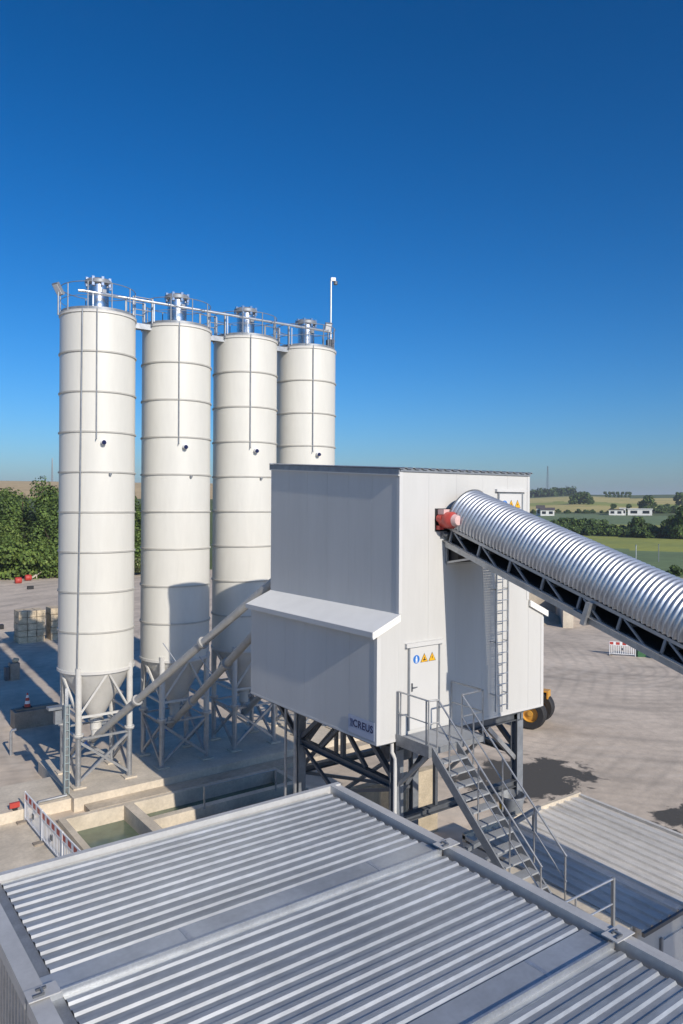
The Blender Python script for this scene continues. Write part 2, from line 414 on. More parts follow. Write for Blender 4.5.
def side(x0, x1, z0, z1a, z1b, pitch=1.0):
    m = MB('panel_white'); ys = [.082 + pitch * k for k in range(int((TD - .1) / pitch) + 1)] + [TD - .082]
    ys = sorted(set(ys))
    for a, c in zip(ys, ys[1:]):
        if c - a < .05: continue
        za = z1a + (z1b - z1a) * a / TD; zc = z1a + (z1b - z1a) * c / TD
        m.prism([(x0, a + .005, z0), (x0, c, z0), (x0, c, zc), (x0, a + .005, za)], (x1 - x0, 0, 0))
    return m
side(.0, .08, ZB, ZL0 - .03, ZL0 - .03).build('lower_side_wall', tw)
side(TW - .08, TW, ZB, ZL0 - .03, ZL0 - .03).build('lower_side_wall', tw)
side(UX0 + .0, UX0 + .08, ZL1 - .15, ZT0 - .02, ZT1 - .02, .98).build('upper_side_wall', tw)
side(UX1 - .08, UX1, ZL1 - .15, ZT0 - .02, ZT1 - .02, .98).build('upper_side_wall', tw)
core = MB('gap_dark'); core.box(.09, TW - .09, .09, TD - .09, ZB + .02, ZL0 - .08); core.box(UX0 + .09, UX1 - .09, .09, TD - .09, ZL0 - .07, ZT0 - .06)
core.build('inner_lining', tw)
fl = MB('steel_dark'); fl.box(.03, TW - .03, .03, TD - .03, ZB - .06, ZB - .003); fl.build('floor_plate', tw)
# ledge roofs on both sides
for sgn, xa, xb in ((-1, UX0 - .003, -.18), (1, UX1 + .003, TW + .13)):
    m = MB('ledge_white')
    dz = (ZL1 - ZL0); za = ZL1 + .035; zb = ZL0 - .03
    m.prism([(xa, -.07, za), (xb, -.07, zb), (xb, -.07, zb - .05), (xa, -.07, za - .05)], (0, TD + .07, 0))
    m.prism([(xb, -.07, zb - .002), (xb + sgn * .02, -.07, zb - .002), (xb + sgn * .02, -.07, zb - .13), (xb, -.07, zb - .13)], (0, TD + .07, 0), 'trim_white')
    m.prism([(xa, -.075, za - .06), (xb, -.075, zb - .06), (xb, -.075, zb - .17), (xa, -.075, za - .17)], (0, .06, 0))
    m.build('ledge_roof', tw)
# corner flashings
m = MB('trim_white')
m.box(-.012, .10, -.012, -.002, ZB - .02, ZL0 - .2); m.box(-.012, -.002, -.002, .10, ZB - .02, ZL0 - .2)
m.box(TW - .10, TW + .012, -.012, -.002, ZB - .02, ZL0 - .2)
m.box(UX0 - .012, UX0 + .09, -.012, -.002, ZL1 + .04, ZT0 - .05)
m.box(UX0 - .012, UX0 - .002, -.002, .09, ZL1 + .04, ZT0 - .2)
m.box(UX1 - .09, UX1 + .012, -.012, -.002, ZL1 + .04, ZT0 - .05)
m.box(.09, TW - .1, -.011, -.002, ZB - .025, ZB + .045); m.box(-.011, -.002, .1, TD, ZB - .025, ZB + .03)
m.build('corner_trim', tw)
# roof sheet and fascia
m = MB('steel_grey')
def roof_strip(m, x0, x1, pitch, h, ya, yb, za, zb, base, crest):
    pts = []; x = x0
    while x < x1 - 1e-6:
        p = min(pitch, x1 - x); pts += [(x, 0), (x + base * p, 0), (x + base * p + (1 - base - crest) / 2 * p, h), (x + base * p + (1 - base - crest) / 2 * p + crest * p, h)]
        x += pitch
    pts.append((x1, 0))
    top = [(px, ya, za + pz) for px, pz in pts] + [(px, yb, zb + pz) for px, pz in pts]; k = len(pts)
    m.add(top, [(i, i + 1, k + i + 1, k + i) for i in range(k - 1)])
    bot = [(px, ya, za + pz - .012) for px, pz in pts] + [(px, yb, zb + pz - .012) for px, pz in pts]
    m.add(bot, [(i, k + i, k + i + 1, i + 1) for i in range(k - 1)])
    m.add([(px, ya, za + pz) for px, pz in pts] + [(px, ya, za + pz - .012) for px, pz in pts], [(i, i + 1, k + i + 1, k + i) for i in range(k - 1)])
m.cur = 'galvanised'
roof_strip(m, UX0 - .06, UX1 + .05, .26, .03, -.08, TD + .05, ZT0 + .03, ZT1 + .03, .5, .25)
m.build('roof', tw)
m = MB('steel_grey')
m.prism([(UX0 - .045, -.02, ZT0 - .12), (UX0 - .045, TD, ZT1 - .12), (UX0 - .045, TD, ZT1 + .02), (UX0 - .045, -.02, ZT0 + .02)], (.03, 0, 0))
m.prism([(UX0 - .065, -.02, ZT0 - .15), (UX0 - .065, TD, ZT1 - .15), (UX0 - .065, TD, ZT1 - .122), (UX0 - .065, -.02, ZT0 - .122)], (.06, 0, 0), 'trim_white')
m.box(UX0, UX1 + .02, -.035, -.004, ZT0 - .045, ZT0 + .026, 'steel_grey')
m.box(UX0 - .02, UX1 + .05, TD + .052, TD + .075, ZT1 - .12, ZT1 + .07, 'steel_grey')  # unseen rear strip, added so the roof ribs cast a straight shadow edge
m.build('fascia', tw)

def safety_signs(parent, x, z, y, s=1.):
    """blue round mandatory sign and two yellow warning triangles in a row"""
    def disc(m, cx, cz, r, yy, mt, n=20, th=.004):
        m.prism([(cx + r * math.cos(2 * PI * k / n), yy, cz + r * math.sin(2 * PI * k / n)) for k in range(n)], (0, -th, 0), mt)
    m = MB('sign_blue'); disc(m, x[0], z, .105 * s, y, 'sign_blue')
    disc(m, x[0], z + .05 * s, .022 * s, y - .0045, 'white_plastic', 10, .002)
    m.box(x[0] - .028 * s, x[0] + .028 * s, y - .0065, y - .0045, z - .03 * s, z + .024 * s, 'white_plastic')
    for k in (-1, 1): m.box(x[0] + k * .016 * s - .010 * s, x[0] + k * .016 * s + .010 * s, y - .0065, y - .0045, z - .085 * s, z - .031 * s, 'white_plastic')
    m.build('mandatory_sign', parent)
    for j in (1, 2):
        m = MB('sign_yellow'); cx = x[j]
        m.prism([(cx - .125 * s, y, z - .095 * s), (cx + .125 * s, y, z - .095 * s), (cx, y, z + .125 * s)], (0, -.003, 0), 'black')
        m.prism([(cx - .105 * s, y - .0035, z - .085 * s), (cx + .105 * s, y - .0035, z - .085 * s), (cx, y - .0035, z + .103 * s)], (0, -.003, 0), 'sign_yellow')
        if j == 1:
            m.box(cx - .045 * s, cx + .045 * s, y - .0095, y - .007, z - .055 * s, z - .025 * s, 'black'); m.box(cx - .012 * s, cx + .012 * s, y - .0095, y - .007, z - .022 * s, z + .03 * s, 'black')
        else:
            m.prism([(cx + .015 * s, y - .007, z + .045 * s), (cx - .025 * s, y - .007, z - .012 * s), (cx - .002 * s, y - .007, z - .012 * s), (cx - .014 * s, y - .007, z - .06 * s), (cx + .026 * s, y - .007, z + .004 * s), (cx + .003 * s, y - .007, z + .004 * s)], (0, -.002, 0), 'black')
        m.build('warning_sign', parent)
# lower door
DX0, DX1, DZ0, DZ1 = .985, 1.99, 5.72, 7.78
m = MB('trim_white'); m.box(DX0 + .03, DX1 - .03, -.03, -.002, DZ0 + .02, DZ1 - .03); dr = m.build('door', tw)
m = MB('steel_grey')
m.box(DX0 - .025, DX0 + .028, -.04, -.002, DZ0, DZ1 - .03); m.box(DX1 - .028, DX1 + .025, -.04, -.002, DZ0, DZ1 - .03); m.build('door_frame', dr)
m = MB('trim_white'); m.box(DX0 - .12, DX1 + .12, -.085, -.002, DZ1 - .025, DZ1 + .075); m.build('door_hood', dr)
m = MB('steel_dark'); m.box(DX0 + .07, DX0 + .11, -.05, -.031, DZ0 + .95, DZ0 + 1.15); m.tube([(DX0 + .09, -.05, DZ0 + 1.05), (DX0 + .09, -.085, DZ0 + 1.05), (DX0 + .22, -.085, DZ0 + 1.05)], .014, 8); m.build('door_handle', dr)
safety_signs(dr, (1.22, 1.48, 1.745), 7.44, -.0305)
# upper door
UX, UZ = (4.16, 5.12), (10.1, 11.62)
m = MB('trim_white'); m.box(UX[0] + .03, UX[1] - .03, -.03, -.002, UZ[0], UZ[1] - .03); d2 = m.build('door', tw); d2['label'] = 'upper door half hidden behind the conveyor hood'
m = MB('steel_grey'); m.box(UX[0] - .02, UX[0] + .028, -.04, -.002, UZ[0], UZ[1] - .03); m.box(UX[1] - .028, UX[1] + .02, -.04, -.002, UZ[0], UZ[1] - .03); m.box(UX[0] + .0285, UX[1] - .0285, -.04, -.031, UZ[1] - .07, UZ[1] - .03); m.build('door_frame', d2)
m = MB('trim_white'); m.box(UX[0] - .12, UX[1] + .12, -.085, -.002, UZ[1] - .025, UZ[1] + .05); m.build('door_hood', d2)
safety_signs(d2, (4.40, 4.66, 4.92), 11.26, -.0305)
# conveyor opening (flat black plates on the wall, standing for the shade inside)
m = MB('black'); m.box(1.84, 2.9, -.012, -.002, 10.57, 11.15); m.box(2.26, 3.6, -.013, -.002, 9.72, 10.568); m.build('opening_shade_plate', tw)
# company sign on the shaded side wall
m = MB('sign_panel'); m.box(-.022, -.014, .07, 1.09, 5.615, 6.055); sg = m.build('company_sign', tw)
text_mesh('lettering', 'CREUS', .25, 'navy', (-.0225, .50, 5.87), (PI / 2, 0, -PI / 2), sg, bold=.005)
m = MB('navy')
for k in range(3):
    c = .93; 
    m.bar((-.0225, c + .08 - k * .045, 5.77), (-.0225, c + .035 - k * .045 + .0, 5.87), .004, .022, None, (1, 0, 0)); m.bar((-.0225, c + .035 - k * .045, 5.87), (-.0225, c + .08 - k * .045, 5.97), .004, .022, None, (1, 0, 0))
m.build('emblem', sg)
# caged ladder on the white end wall
m = MB('galvanised_bright')
for x in (3.90, 4.36): m.bar((x, -.20, 5.75), (x, -.20, 10.0), .05, .03)
z = 5.9
while z < 9.9: m.tube([(3.90, -.20, z), (4.36, -.20, z)], .014, 6); z += .28
for z in (6.2, 7.6, 9.0):
    for x in (3.90, 4.36): m.bar((x, -.20, z), (x, -.002, z), .03)
lad = m.build('ladder', tw)
# columns, beams and braces
for x, y in ((.80, .20), (5.22, .20), (.80, 4.5), (5.22, 4.5)):
    m = MB('steel_grey'); m.hbeam((x, y, .02), (x, y, ZB - .062), .24, None, (0, 1, 0)); m.box(x - .22, x + .22, y - .22, y + .22, 0.004, .03)
    m.build('column', tw)
def strut(p, q, w=.13, mt='steel_dark'):
    m = MB(mt); m.bar(p, q, w, w * .9); m.build('brace', tw)
def beam(p, q, w=.18, mt='steel_dark'):
    m = MB(mt); m.hbeam(p, q, w, None, (0, 0, 1)); m.build('beam', tw)
for x in (.80, 5.22):
    beam((x, .33, 4.35), (x, 4.37, 4.35)); beam((x, .05, ZB - .18), (x, 5.95, ZB - .18), .22)
    strut((x, .32, 4.5), (x, 1.25, ZB - .3)); strut((x, 4.38, 4.5), (x, 3.45, ZB - .3))
    strut((x, 2.4, 4.45), (x, 2.4, ZB - .3), .12); strut((x, 1.4, 4.45), (x, 2.3, ZB - .3), .1); strut((x, 3.4, 4.45), (x, 2.5, ZB - .3), .1)
    strut((x, 4.62, 4.4), (x, 5.8, ZB - .3))
for y in (.20, 4.5):
    beam((.93, y, 3.5), (5.09, y, 3.5)); beam((.93, y, ZB - .19), (5.09, y, ZB - .19), .2)
    strut((5.10, y, 4.2), (4.0, y, ZB - .32), .13, 'galvanised' if y < 1 else 'steel_dark'); strut((.92, y, 4.2), (2.0, y, ZB - .32))
    strut((2.1, y, 3.6), (2.1, y, ZB - .32), .1)
strut((.92, 4.52, 3.6), (3.0, 4.52, 5.2), .1); strut((.95, 4.48, 2.1), (5.0, 4.48, 3.4), .1); strut((5.0, 4.46, 2.1), (.95, 4.46, 3.4), .1)
strut((.80, .4, 2.1), (.80, 4.3, 4.2), .09); strut((.80, 4.3, 2.9), (.80, .4, 4.2), .09)
m = MB('trim_white'); m.tube([(.56, .10, ZB - .08), (.56, .10, ZB - .3), (.62, .05, ZB - .45), (.62, .05, .3)], .05, 10); m.build('downpipe', tw)
m = MB('galvanised'); m.tube([(.50, 4.3, ZB - .08), (.50, 4.3, .2)], .05, 8); m.tube([(.46, 4.75, ZB - .08), (.46, 4.75, .2)], .04, 8); m.build('conduit', tw)
# mixer and discharge hopper under the floor
m = MB('steel_dark'); m.lathe([(.001, 5.47), (1.1, 5.47), (1.1, 5.1), (.45, 4.4), (.45, 3.9), (.001, 3.9)], 3.1, 2.9, 24); m.build('discharge_hopper', tw)

# ------------------------------------------------------------------ access stair
st = thing('access_stair', 'galvanised steel stair with landing leading up to the tower door', 'staircase', (1.5, -2, 2.8))
SX0, SX1, SY0, SZ0, SY1, SZ1 = .70, 1.50, -1.18, 5.62, -4.15, 2.95
m = MB('mesh_grey')
m.box(.60, 2.42, -1.15, -.02, 5.60, 5.635)
m.build('landing', st)
m = MB('stair_steel'); m.box(.58, .60, -1.17, -.02, 5.45, 5.72); m.box(.60, SX0, -1.17, -1.15, 5.45, 5.72); m.box(SX0, 2.43, -1.17, -1.15, 5.50, 5.64); m.box(2.42, 2.44, -1.17, -.02, 5.45, 5.66)
for x in (1.2, 1.8): m.box(x, x + .06, -1.14, -.02, 5.50, 5.597)
m.build('landing_frame', st)
m = MB('stair_steel'); m.bar((.70, -1.05, 5.46), (.70, -.05, 4.5), .08); m.build('landing_bracket', st); m = MB('stair_steel'); m.bar((2.3, -1.05, 5.46), (2.3, -.05, 4.5), .08); m.build('landing_bracket', st)
dv = Vector((0, SY1 - SY0, SZ1 - SZ0))
for x in (SX0, SX1):
    m = MB('stair_steel'); m.prism([(x - .02, SY0, SZ0 + .06), (x - .02, SY0, SZ0 - .24), (x - .02, SY1, SZ1 - .20), (x - .02, SY1, SZ1 + .06)], (.04, 0, 0)); m.build('stringer', st)
NT = 12
for k in range(1, NT + 1):
    t = k / (NT + 1); y = SY0 + dv.y * t; z = SZ0 + dv.z * t
    m = MB('mesh_grey'); m.box(SX0 + .022, SX1 - .022, y - .12, y + .13, z - .035, z); m.build('tread', st)
def rail(pts, posts, name, r=.022):
    m = MB('galvanised'); m.tube(pts, r, 8)
    mid = [(p[0], p[1], p[2] - .52) for p in pts]; m.tube(mid, r * .75, 8)
    for p, h in posts: m.tube([(p[0], p[1], p[2] - h), p], r * .9, 8)
    m.build(name, st)
def P(t, x, h): return (x, SY0 + dv.y * t, SZ0 + dv.z * t + h)
for x in (.88, 1.66):
    rail([P(0, x, 1.1), P(1.0, x, 1.1)], [(P(t, x, 1.1), 1.2) for t in (.12, .42, .72, .99)], 'handrail')
rail([(.62, -.05, 6.74), (.62, -1.12, 6.74)], [((.62, -.05, 6.74), 1.2), ((.62, -.14, 6.74), 1.2), ((.62, -1.12, 6.74), 1.2), ((.62, -1.04, 6.74), 1.2)], 'handrail')
rail([(.62, -1.12, 6.74), (.88, -1.18, 6.74)], [((.86, -1.16, 6.74), 1.2)], 'handrail')
rail([(1.66, -1.16, 6.74), (2.40, -1.14, 6.74), (2.41, -.06, 6.74)], [((1.66, -1.16, 6.74), 1.2), ((2.40, -1.14, 6.74), 1.2), ((2.41, -.06, 6.74), 1.2)], 'handrail')

# walkway at the stair foot, with its end rail
wk = MB('concrete_pale'); wk.box(-.3, 2.62, -5.05, -1.9, 2.55, 2.72)
for x, y in ((.2, -4.8), (.2, -2.1), (2.4, -4.8), (2.4, -2.1)): wk.box(x - .15, x + .15, y - .15, y + .15, 0, 2.548)
tag(wk.build('stair_walkway'), 'pale concrete walkway on posts at the foot of the stair', 'walkway')
er = MB('galvanised_bright'); er.tube([(-.2, -4.86, 3.72), (2.22, -4.86, 3.72)], .024, 8); er.tube([(-.2, -4.86, 3.22), (2.22, -4.86, 3.22)], .02, 8)
for x in (-.2, 1.0): er.tube([(x, -4.86, 2.72), (x, -4.86, 3.72)], .022, 8)
er.bar((2.22, -4.86, 2.72), (2.22, -4.86, 3.75), .06, .06, 'steel_grey')
tag(er.build('guard_rail'), 'short galvanised guard rail across the end of the stair walkway', 'guard rail')

# ------------------------------------------------------------------ covered conveyor
cv = thing('belt_conveyor', 'inclined belt conveyor under a ribbed galvanised hood feeding the tower', 'conveyor', (2.86, -6, 0))
SL = math.tan(R_(18.1)); CDIR = Vector((0, -1, -SL)).normalized(); CUP = Vector((0, -SL, 1)).normalized() * 1.0
CUP = Vector((1, 0, 0)).cross(CDIR) ; CUP = CUP if CUP.z > 0 else -CUP
C0 = Vector((2.79, -.05, 11.02))      # hood axis where it meets the wall
LEN = 27.0
def CP(s, x, u): return C0 + CDIR * s + Vector((x, 0, 0)) + CUP * u
m = MB('galvanised_bright')
HR = .675; A0, A1 = R_(-22), R_(202); NS = 26; pit = .112; nr = int(LEN / pit); SUB = 6
rings = []
for i in range(nr * SUB + 1):
    s_ = .22 + i * pit / SUB; rr = HR + .021 * math.cos(2 * PI * i / SUB)
    rings.append([CP(s_, rr * math.cos(A0 + (A1 - A0) * j / NS), rr * math.sin(A0 + (A1 - A0) * j / NS)) for j in range(NS + 1)])
fs = []; q = NS + 1
for i in range(len(rings) - 1):
    for j in range(NS): fs.append((i * q + j, i * q + j + 1, (i + 1) * q + j + 1, (i + 1) * q + j))
m.add([v for r in rings for v in r], fs, None, True)
hd = m.build('hood', cv)
m = MB('galvanised')          # end ring plate of the hood
for j in range(NS):
    a, b2 = A0 + (A1 - A0) * j / NS, A0 + (A1 - A0) * (j + 1) / NS
    m.add([CP(.20, (HR - .07) * math.cos(a), (HR - .07) * math.sin(a)), CP(.20, (HR + .045) * math.cos(a), (HR + .045) * math.sin(a)), CP(.20, (HR + .045) * math.cos(b2), (HR + .045) * math.sin(b2)), CP(.20, (HR - .07) * math.cos(b2), (HR - .07) * math.sin(b2))], [(0, 1, 2, 3)])
m.build('hood_end_ring', cv)
UT, UB = -.31, -.715           # top and bottom chord heights
for sx in (-1, 1):
    x = sx * .60
    m = MB('galvanised'); m.bar(CP(.0, x, UT), CP(LEN, x, UT), .05, .07, None, CUP); m.build('top_chord', cv)
    m = MB('galvanised'); m.bar(CP(-.0, x, UB), CP(LEN, x, UB), .06, .17, None, CUP); m.bar(CP(0, x + sx * .05, UB + .06), CP(LEN, x + sx * .05, UB + .06), .10, .012, None, CUP); m.build('bottom_chord', cv)
    s_ = .35; k = 0
    while s_ < LEN - 1.2:
        m = MB('steel_grey'); m.bar(CP(s_, x, UB + .07), CP(s_, x, UT - .035), .06, .05); m.build('lattice_post', cv)
        m = MB('steel_grey'); m.bar(CP(s_ + .08, x, UT - .04), CP(s_ + .62, x, UB + .07), .05, .04); m.build('lattice_diagonal', cv)
        if k % 5 == 4: m = MB('galvanised'); m.bar(CP(s_ + .30, x + sx * .04, UB - .12), CP(s_ + .30, x + sx * .04, UT - .03), .26, .10); m.build('splice_plate', cv)
        s_ += 1.0; k += 1
m = MB('belt'); m.bar(CP(.1, 0, -.42), CP(LEN, 0, -.42), .80, .03, None, CUP)
m.bar(CP(.1, .0, -.66), CP(LEN, 0, -.66), .85, .02, None, CUP)
for sx in (-1, 1): m.bar(CP(.1, sx * .44, -.35), CP(LEN, sx * .44, -.35), .2, .02, None, CUP + Vector((-sx * .5, 0, 0)))
m.build('belt', cv)
m = MB('rubber'); m.bar(CP(.1, 0.50, -.52), CP(LEN, .50, -.52), .03, .42, None, CUP); m.build('dark_inner_sheet', cv)  # black sheet added on the far side to make the truss interior dark
m = MB('steel_dark'); m.bar(CP(.1, 0, -.79), CP(LEN, 0, -.79), 1.12, .012, None, CUP); m.build('bottom_pan', cv)
m = MB('mesh_grey'); s_ = .9
while s_ < LEN - 3: m.bar(CP(s_, .64, -.66), CP(s_, 1.12, -.66), .045, .03, None, CUP); s_ += .085
m.bar(CP(.8, .66, -.68), CP(LEN - 3, .66, -.68), .05, .06, None, CUP); m.bar(CP(.8, 1.12, -.68), CP(LEN - 3, 1.12, -.68), .05, .08, None, CUP); m.build('side_walkway', cv)
m = MB('galvanised'); m.tube([CP(.9, 1.12, .22), CP(LEN - 3, 1.12, .22)], .02, 6); m.tube([CP(.9, 1.12, -.28), CP(LEN - 3, 1.12, -.28)], .018, 6)
s_ = 1.
while s_ < LEN - 3: m.bar(CP(s_, 1.12, -.8), CP(s_, 1.12, .22), .04); s_ += 1.5
m.build('walkway_rail', cv)
s_ = .5
while s_ < LEN:
    m = MB('steel_grey'); m.bar(CP(s_, -.56, -.752), CP(s_, .56, -.752), .06, .05); m.build('cross_member', cv)
    m = MB('steel_grey'); m.tube([CP(s_, -.45, -.705), CP(s_, .45, -.705)], .045, 8); m.build('idler_roller', cv)
    m = MB('steel_grey'); m.tube([CP(s_, -.45, -.48), CP(s_, .45, -.48)], .04, 8); m.build('idler_roller', cv); s_ += 1.0
# head bracket against the wall, and the red drive motor
m = MB('galvanised'); m.bar((2.24, -.04, 9.78), (2.24, -1.0, 9.95), .05); m.bar((2.24, -.04, 9.75), (2.24, -.04, 10.5), .05); m.bar((2.24, -.04, 9.74), (3.5, -.04, 9.74), .05); m.build('head_bracket', cv)
m = MB('black'); m.box(2.32, 3.45, -.35, -.02, 9.80, 10.62); m.build('head_chute', cv)
m = MB('motor_red'); m.tube([(2.05, -.03, 10.86), (2.05, -.10, 10.86), (2.05, -.12, 10.86), (2.05, -.42, 10.86), (2.05, -.50, 10.86)], [.13, .13, .21, .21, .15], 16)
dm = m.build('drive_motor', cv)
m = MB('motor_pink'); m.box(1.90, 2.25, -.26, -.04, 11.0, 11.13); m.build('terminal_box', dm)
m = MB('motor_pink'); m.tube([(2.05, -.50, 10.86), (2.05, -.62, 10.86)], [.155, .12], 16); m.build('motor_cover', dm)
m = MB('motor_red'); m.box(1.87, 2.02, -.14, -.02, 10.62, 10.72); m.tube([(1.93, -.05, 10.9), (1.93, -.2, 10.9)], .10, 12); m.build('gearbox', dm)
m = MB('steel_dark'); m.tube([(2.12, -.06, 10.55), (2.12, -.06, 10.45)], .09, 12); m.tube([(2.02, -.1, 10.5), (2.2, -.1, 10.5)], .06, 10); m.build('tension_roller', cv)
# support trestle down the slope (outside the frame to the right) and tail
m = MB('galvanised')
for x in (-.6, .6): p = CP(14.5, x, UB - .07); m.bar(p, (p.x, p.y - .3, 0.0), .14)
m.build('trestle', cv)

# ------------------------------------------------------------------ silos
def make_silo():
    R, ZC, ZR, B0 = 1.424, 4.79, 18.45, .5
    t = thing('cement_silo', '', 'silo', (0, 0, B0), 'row of four cement silos')
    m = MB('silo_paint'); n = 48
    zs = [ZC + 1.5178 * k for k in range(10)]
    for a, c in zip(zs, zs[1:]): m.lathe([(R, a), (R, c)], 0, 0, n)
    m.build('shell', t)
    for k, z in enumerate(zs):
        m = MB('flange_paint' if 0 < k < 9 else 'cone_paint'); h = .028 if 0 < k < 9 else .05
        m.lathe([(R - .01, z - h), (R + .042, z - h), (R + .042, z + h), (R - .01, z + h)], 0, 0, n); m.build('flange_ring', t)
    m = MB('cone_paint'); m.lathe([(R - .012, ZC - .02), (.24, 2.75), (.24, 2.68)], 0, 0, 40); m.build('discharge_cone', t)
    m = MB('leg_white'); m.lathe([(.30, 2.70), (.30, 2.64), (.20, 2.64), (.22, 2.40), (.22, 2.30), (.14, 2.2), (.10, 2.0), (.001, 2.0)], 0, 0, 20); m.box(.2, .42, -.05, .05, 2.42, 2.52, 'steel_grey'); m.build('outlet_valve', t)
    m = MB('cone_paint'); m.lathe([(R + .05, ZR + .03), (R + .05, ZR + .05), (.5, ZR + .17), (.001, ZR + .20)], 0, 0, n); m.build('silo_roof', t)
    m = MB('stainless'); z0 = ZR + .17; m.lathe([(.40, z0), (.40, z0 + 1.12), (.001, z0 + 1.12)], 0, 0, 28)
    m.lathe([(.43, z0 + .05), (.43, z0 + .12), (.39, z0 + .12)], 0, 0, 28)
    ft = m.build('dust_filter', t)
    m = MB('steel_grey'); m.lathe([(.41, z0 + 1.125), (.52, z0 + 1.18), (.52, z0 + 1.30), (.44, z0 + 1.36), (.001, z0 + 1.42)], 0, 0, 28)
    for k in range(8): a = 2 * PI * k / 8; m.box(.46 * math.cos(a) - .05, .46 * math.cos(a) + .05, .46 * math.sin(a) - .05, .46 * math.sin(a) + .05, z0 + 1.05, z0 + 1.40, 'stainless')
    m.build('filter_cap', ft)
    m = MB('steel_grey'); m.box(.0, .16, -.46, -.395, z0 + .72, z0 + .92); m.build('control_box', ft)
    # guard rail
    m = MB('steel_grey'); rr = R - .02
    for zz, r in ((ZR + 1.1, .016), (ZR + .58, .011)):
        m.tube([(rr * math.cos(2 * PI * k / 40), rr * math.sin(2 * PI * k / 40), zz) for k in range(40)], r, 6, None, True)
    for k in range(10): a = 2 * PI * k / 10 + .35; m.bar((rr * math.cos(a), rr * math.sin(a), ZR - .02), (rr * math.cos(a), rr * math.sin(a), ZR + 1.1), .032)
    m.lathe([(rr, ZR + .05), (rr, ZR + .17)], 0, 0, 40); m.build('guard_rail', t)
    # fill level line with its probe
    a = R_(-110); rr = R + .06
    m = MB('steel_grey'); m.tube([(rr * math.cos(a), rr * math.sin(a), ZR + .1), (rr * math.cos(a), rr * math.sin(a), 13.66), (1.05 * rr * math.cos(a), 1.05 * rr * math.sin(a), 13.6)], .022, 6); m.build('cable_conduit', t)
    a = R_(-100); pr = lambda q_, z: (q_ * math.cos(a), q_ * math.sin(a), z)
    m = MB('white_plastic'); m.tube([pr(R - .02, 13.5), pr(R + .16, 13.5)], .10, 14); m.tube([pr(R + .16, 13.5), pr(R + .22, 13.47)], .08, 14, 'navy'); m.build('level_probe', t)
    a = R_(-90); m = MB('steel_grey'); m.tube([pr(R - .02, 12.31), pr(R + .10, 12.29)], .05, 8); m.build('pressure_nozzle', t)
    # legs
    for sx in (-1, 1):
        for sy in (-1, 1):
            x, y = sx * .986, sy * .986
            m = MB('leg_white'); m.tube([(x, y, 2.5), (x, y, 4.98)], .118, 16); m.lathe([(.12, 2.44), (.19, 2.44), (.19, 2.50), (.12, 2.50)], x, y, 16); lg = m.build('leg', t)
            m = MB('galvanised'); m.tube([(x, y, .53), (x, y, 2.435)], .105, 16); m.lathe([(.105, 2.38), (.18, 2.38), (.18, 2.436), (.105, 2.436)], x, y, 16); m.build('lower_leg', lg)
            m = MB('concrete_pale'); m.box(x - .24, x + .24, y - .24, y + .24, .502, .56); m.build('base_plate', lg)
    e = .986
    sides = [((-e, -e), (e, -e)), ((e, -e), (e, e)), ((e, e), (-e, e)), ((-e, e), (-e, -e))]
    m = MB('leg_white'); m2 = MB('galvanised')
    for (a_, b_) in sides:
        A = Vector((*a_, 0)); B = Vector((*b_, 0)); mid = (A + B) / 2; o = mid.normalized() * 1.36
        m.bar((A.x, A.y, 3.15), (o.x, o.y, 4.76), .075); m.bar((B.x, B.y, 3.15), (o.x, o.y, 4.76), .075)
        m.bar((A.x, A.y, 3.12), (B.x, B.y, 3.12), .085)
        m2.bar((A.x, A.y, .68), (B.x, B.y, 2.25), .09); m2.bar((B.x * 1.03, B.y * 1.03, .68), (A.x * 1.03, A.y * 1.03, 2.25), .09); m2.bar((A.x, A.y, 2.3), (B.x, B.y, 2.3), .08)
    m.build('upper_bracing', t); m2.build('lower_bracing', t)
    return t
SILO = [(-1.423 + 3.395 * i, 15.763 + .18 * i) for i in range(4)]
SLAB = ['white silo at the left end, with a cable down its full height',
        'second white silo from the left, crossed low down by a grey screw conveyor',
        'third white silo from the left, its lower half in the shadow beside the tower',
        'farthest white silo, partly behind the tower, with the antenna mast on top']
proto = make_silo(); silos = [proto] + [copy_tree(proto) for _ in range(3)]
for o, (x, y), l in zip(silos, SILO, SLAB): o.location = (x, y, .5); o['label'] = l
# pipe running over all four roofs
def alongrow(b, off, z): return (b, 15.763 + .18 * (b + 1.423) / 3.395 + off, z)
m = MB('galvanised_bright'); m.tube([alongrow(-2.45, -.72, 19.24), alongrow(-2.25, -.80, 19.24), alongrow(9.55, -.78, 19.46)], .055, 10)
for b_ in (-1.9, .6, 1.6, 4.0, 5.0, 7.4, 8.4): x, y, z = alongrow(b_, -.78, 19.2); m.bar((x, y, 18.52), (x, y, 19.30), .05)
tag(m.build('overhead_pipe'), 'long galvanised pipe running across the tops of the silos', 'pipe')
GW = ['small gangway bridging the roofs of the first and second silo', 'small gangway bridging the roofs of the second and third silo', 'small gangway bridging the roofs of the third and fourth silo']
for i in range(3):
    x = (SILO[i][0] + SILO[i + 1][0]) / 2; y = (SILO[i][1] + SILO[i + 1][1]) / 2
    if i == 0:
        t = thing('gangway', GW[0], 'gangway', (x, y, 18.4), 'gangways between the silo roofs')
        m = MB('mesh_grey'); m.box(x - .5, x + .5, y - .4, y + .4, 18.36, 18.42); m.box(x - .5, x + .5, y - .42, y - .4, 18.24, 18.46, 'galvanised'); m.build('deck', t)
        for sy in (-.42, .42):
            m = MB('galvanised')
            for zz in (19.0, 19.5): m.tube([(x - .42, y + sy, zz), (x + .42, y + sy, zz)], .02, 6)
            for sx in (-.4, .4): m.bar((x + sx, y + sy, 18.3), (x + sx, y + sy, 19.5), .06)
            m.build('guard_rail', t)
        gw = t
    else:
        t = copy_tree(gw); t.location = (x, y, 18.4); t['label'] = GW[i]
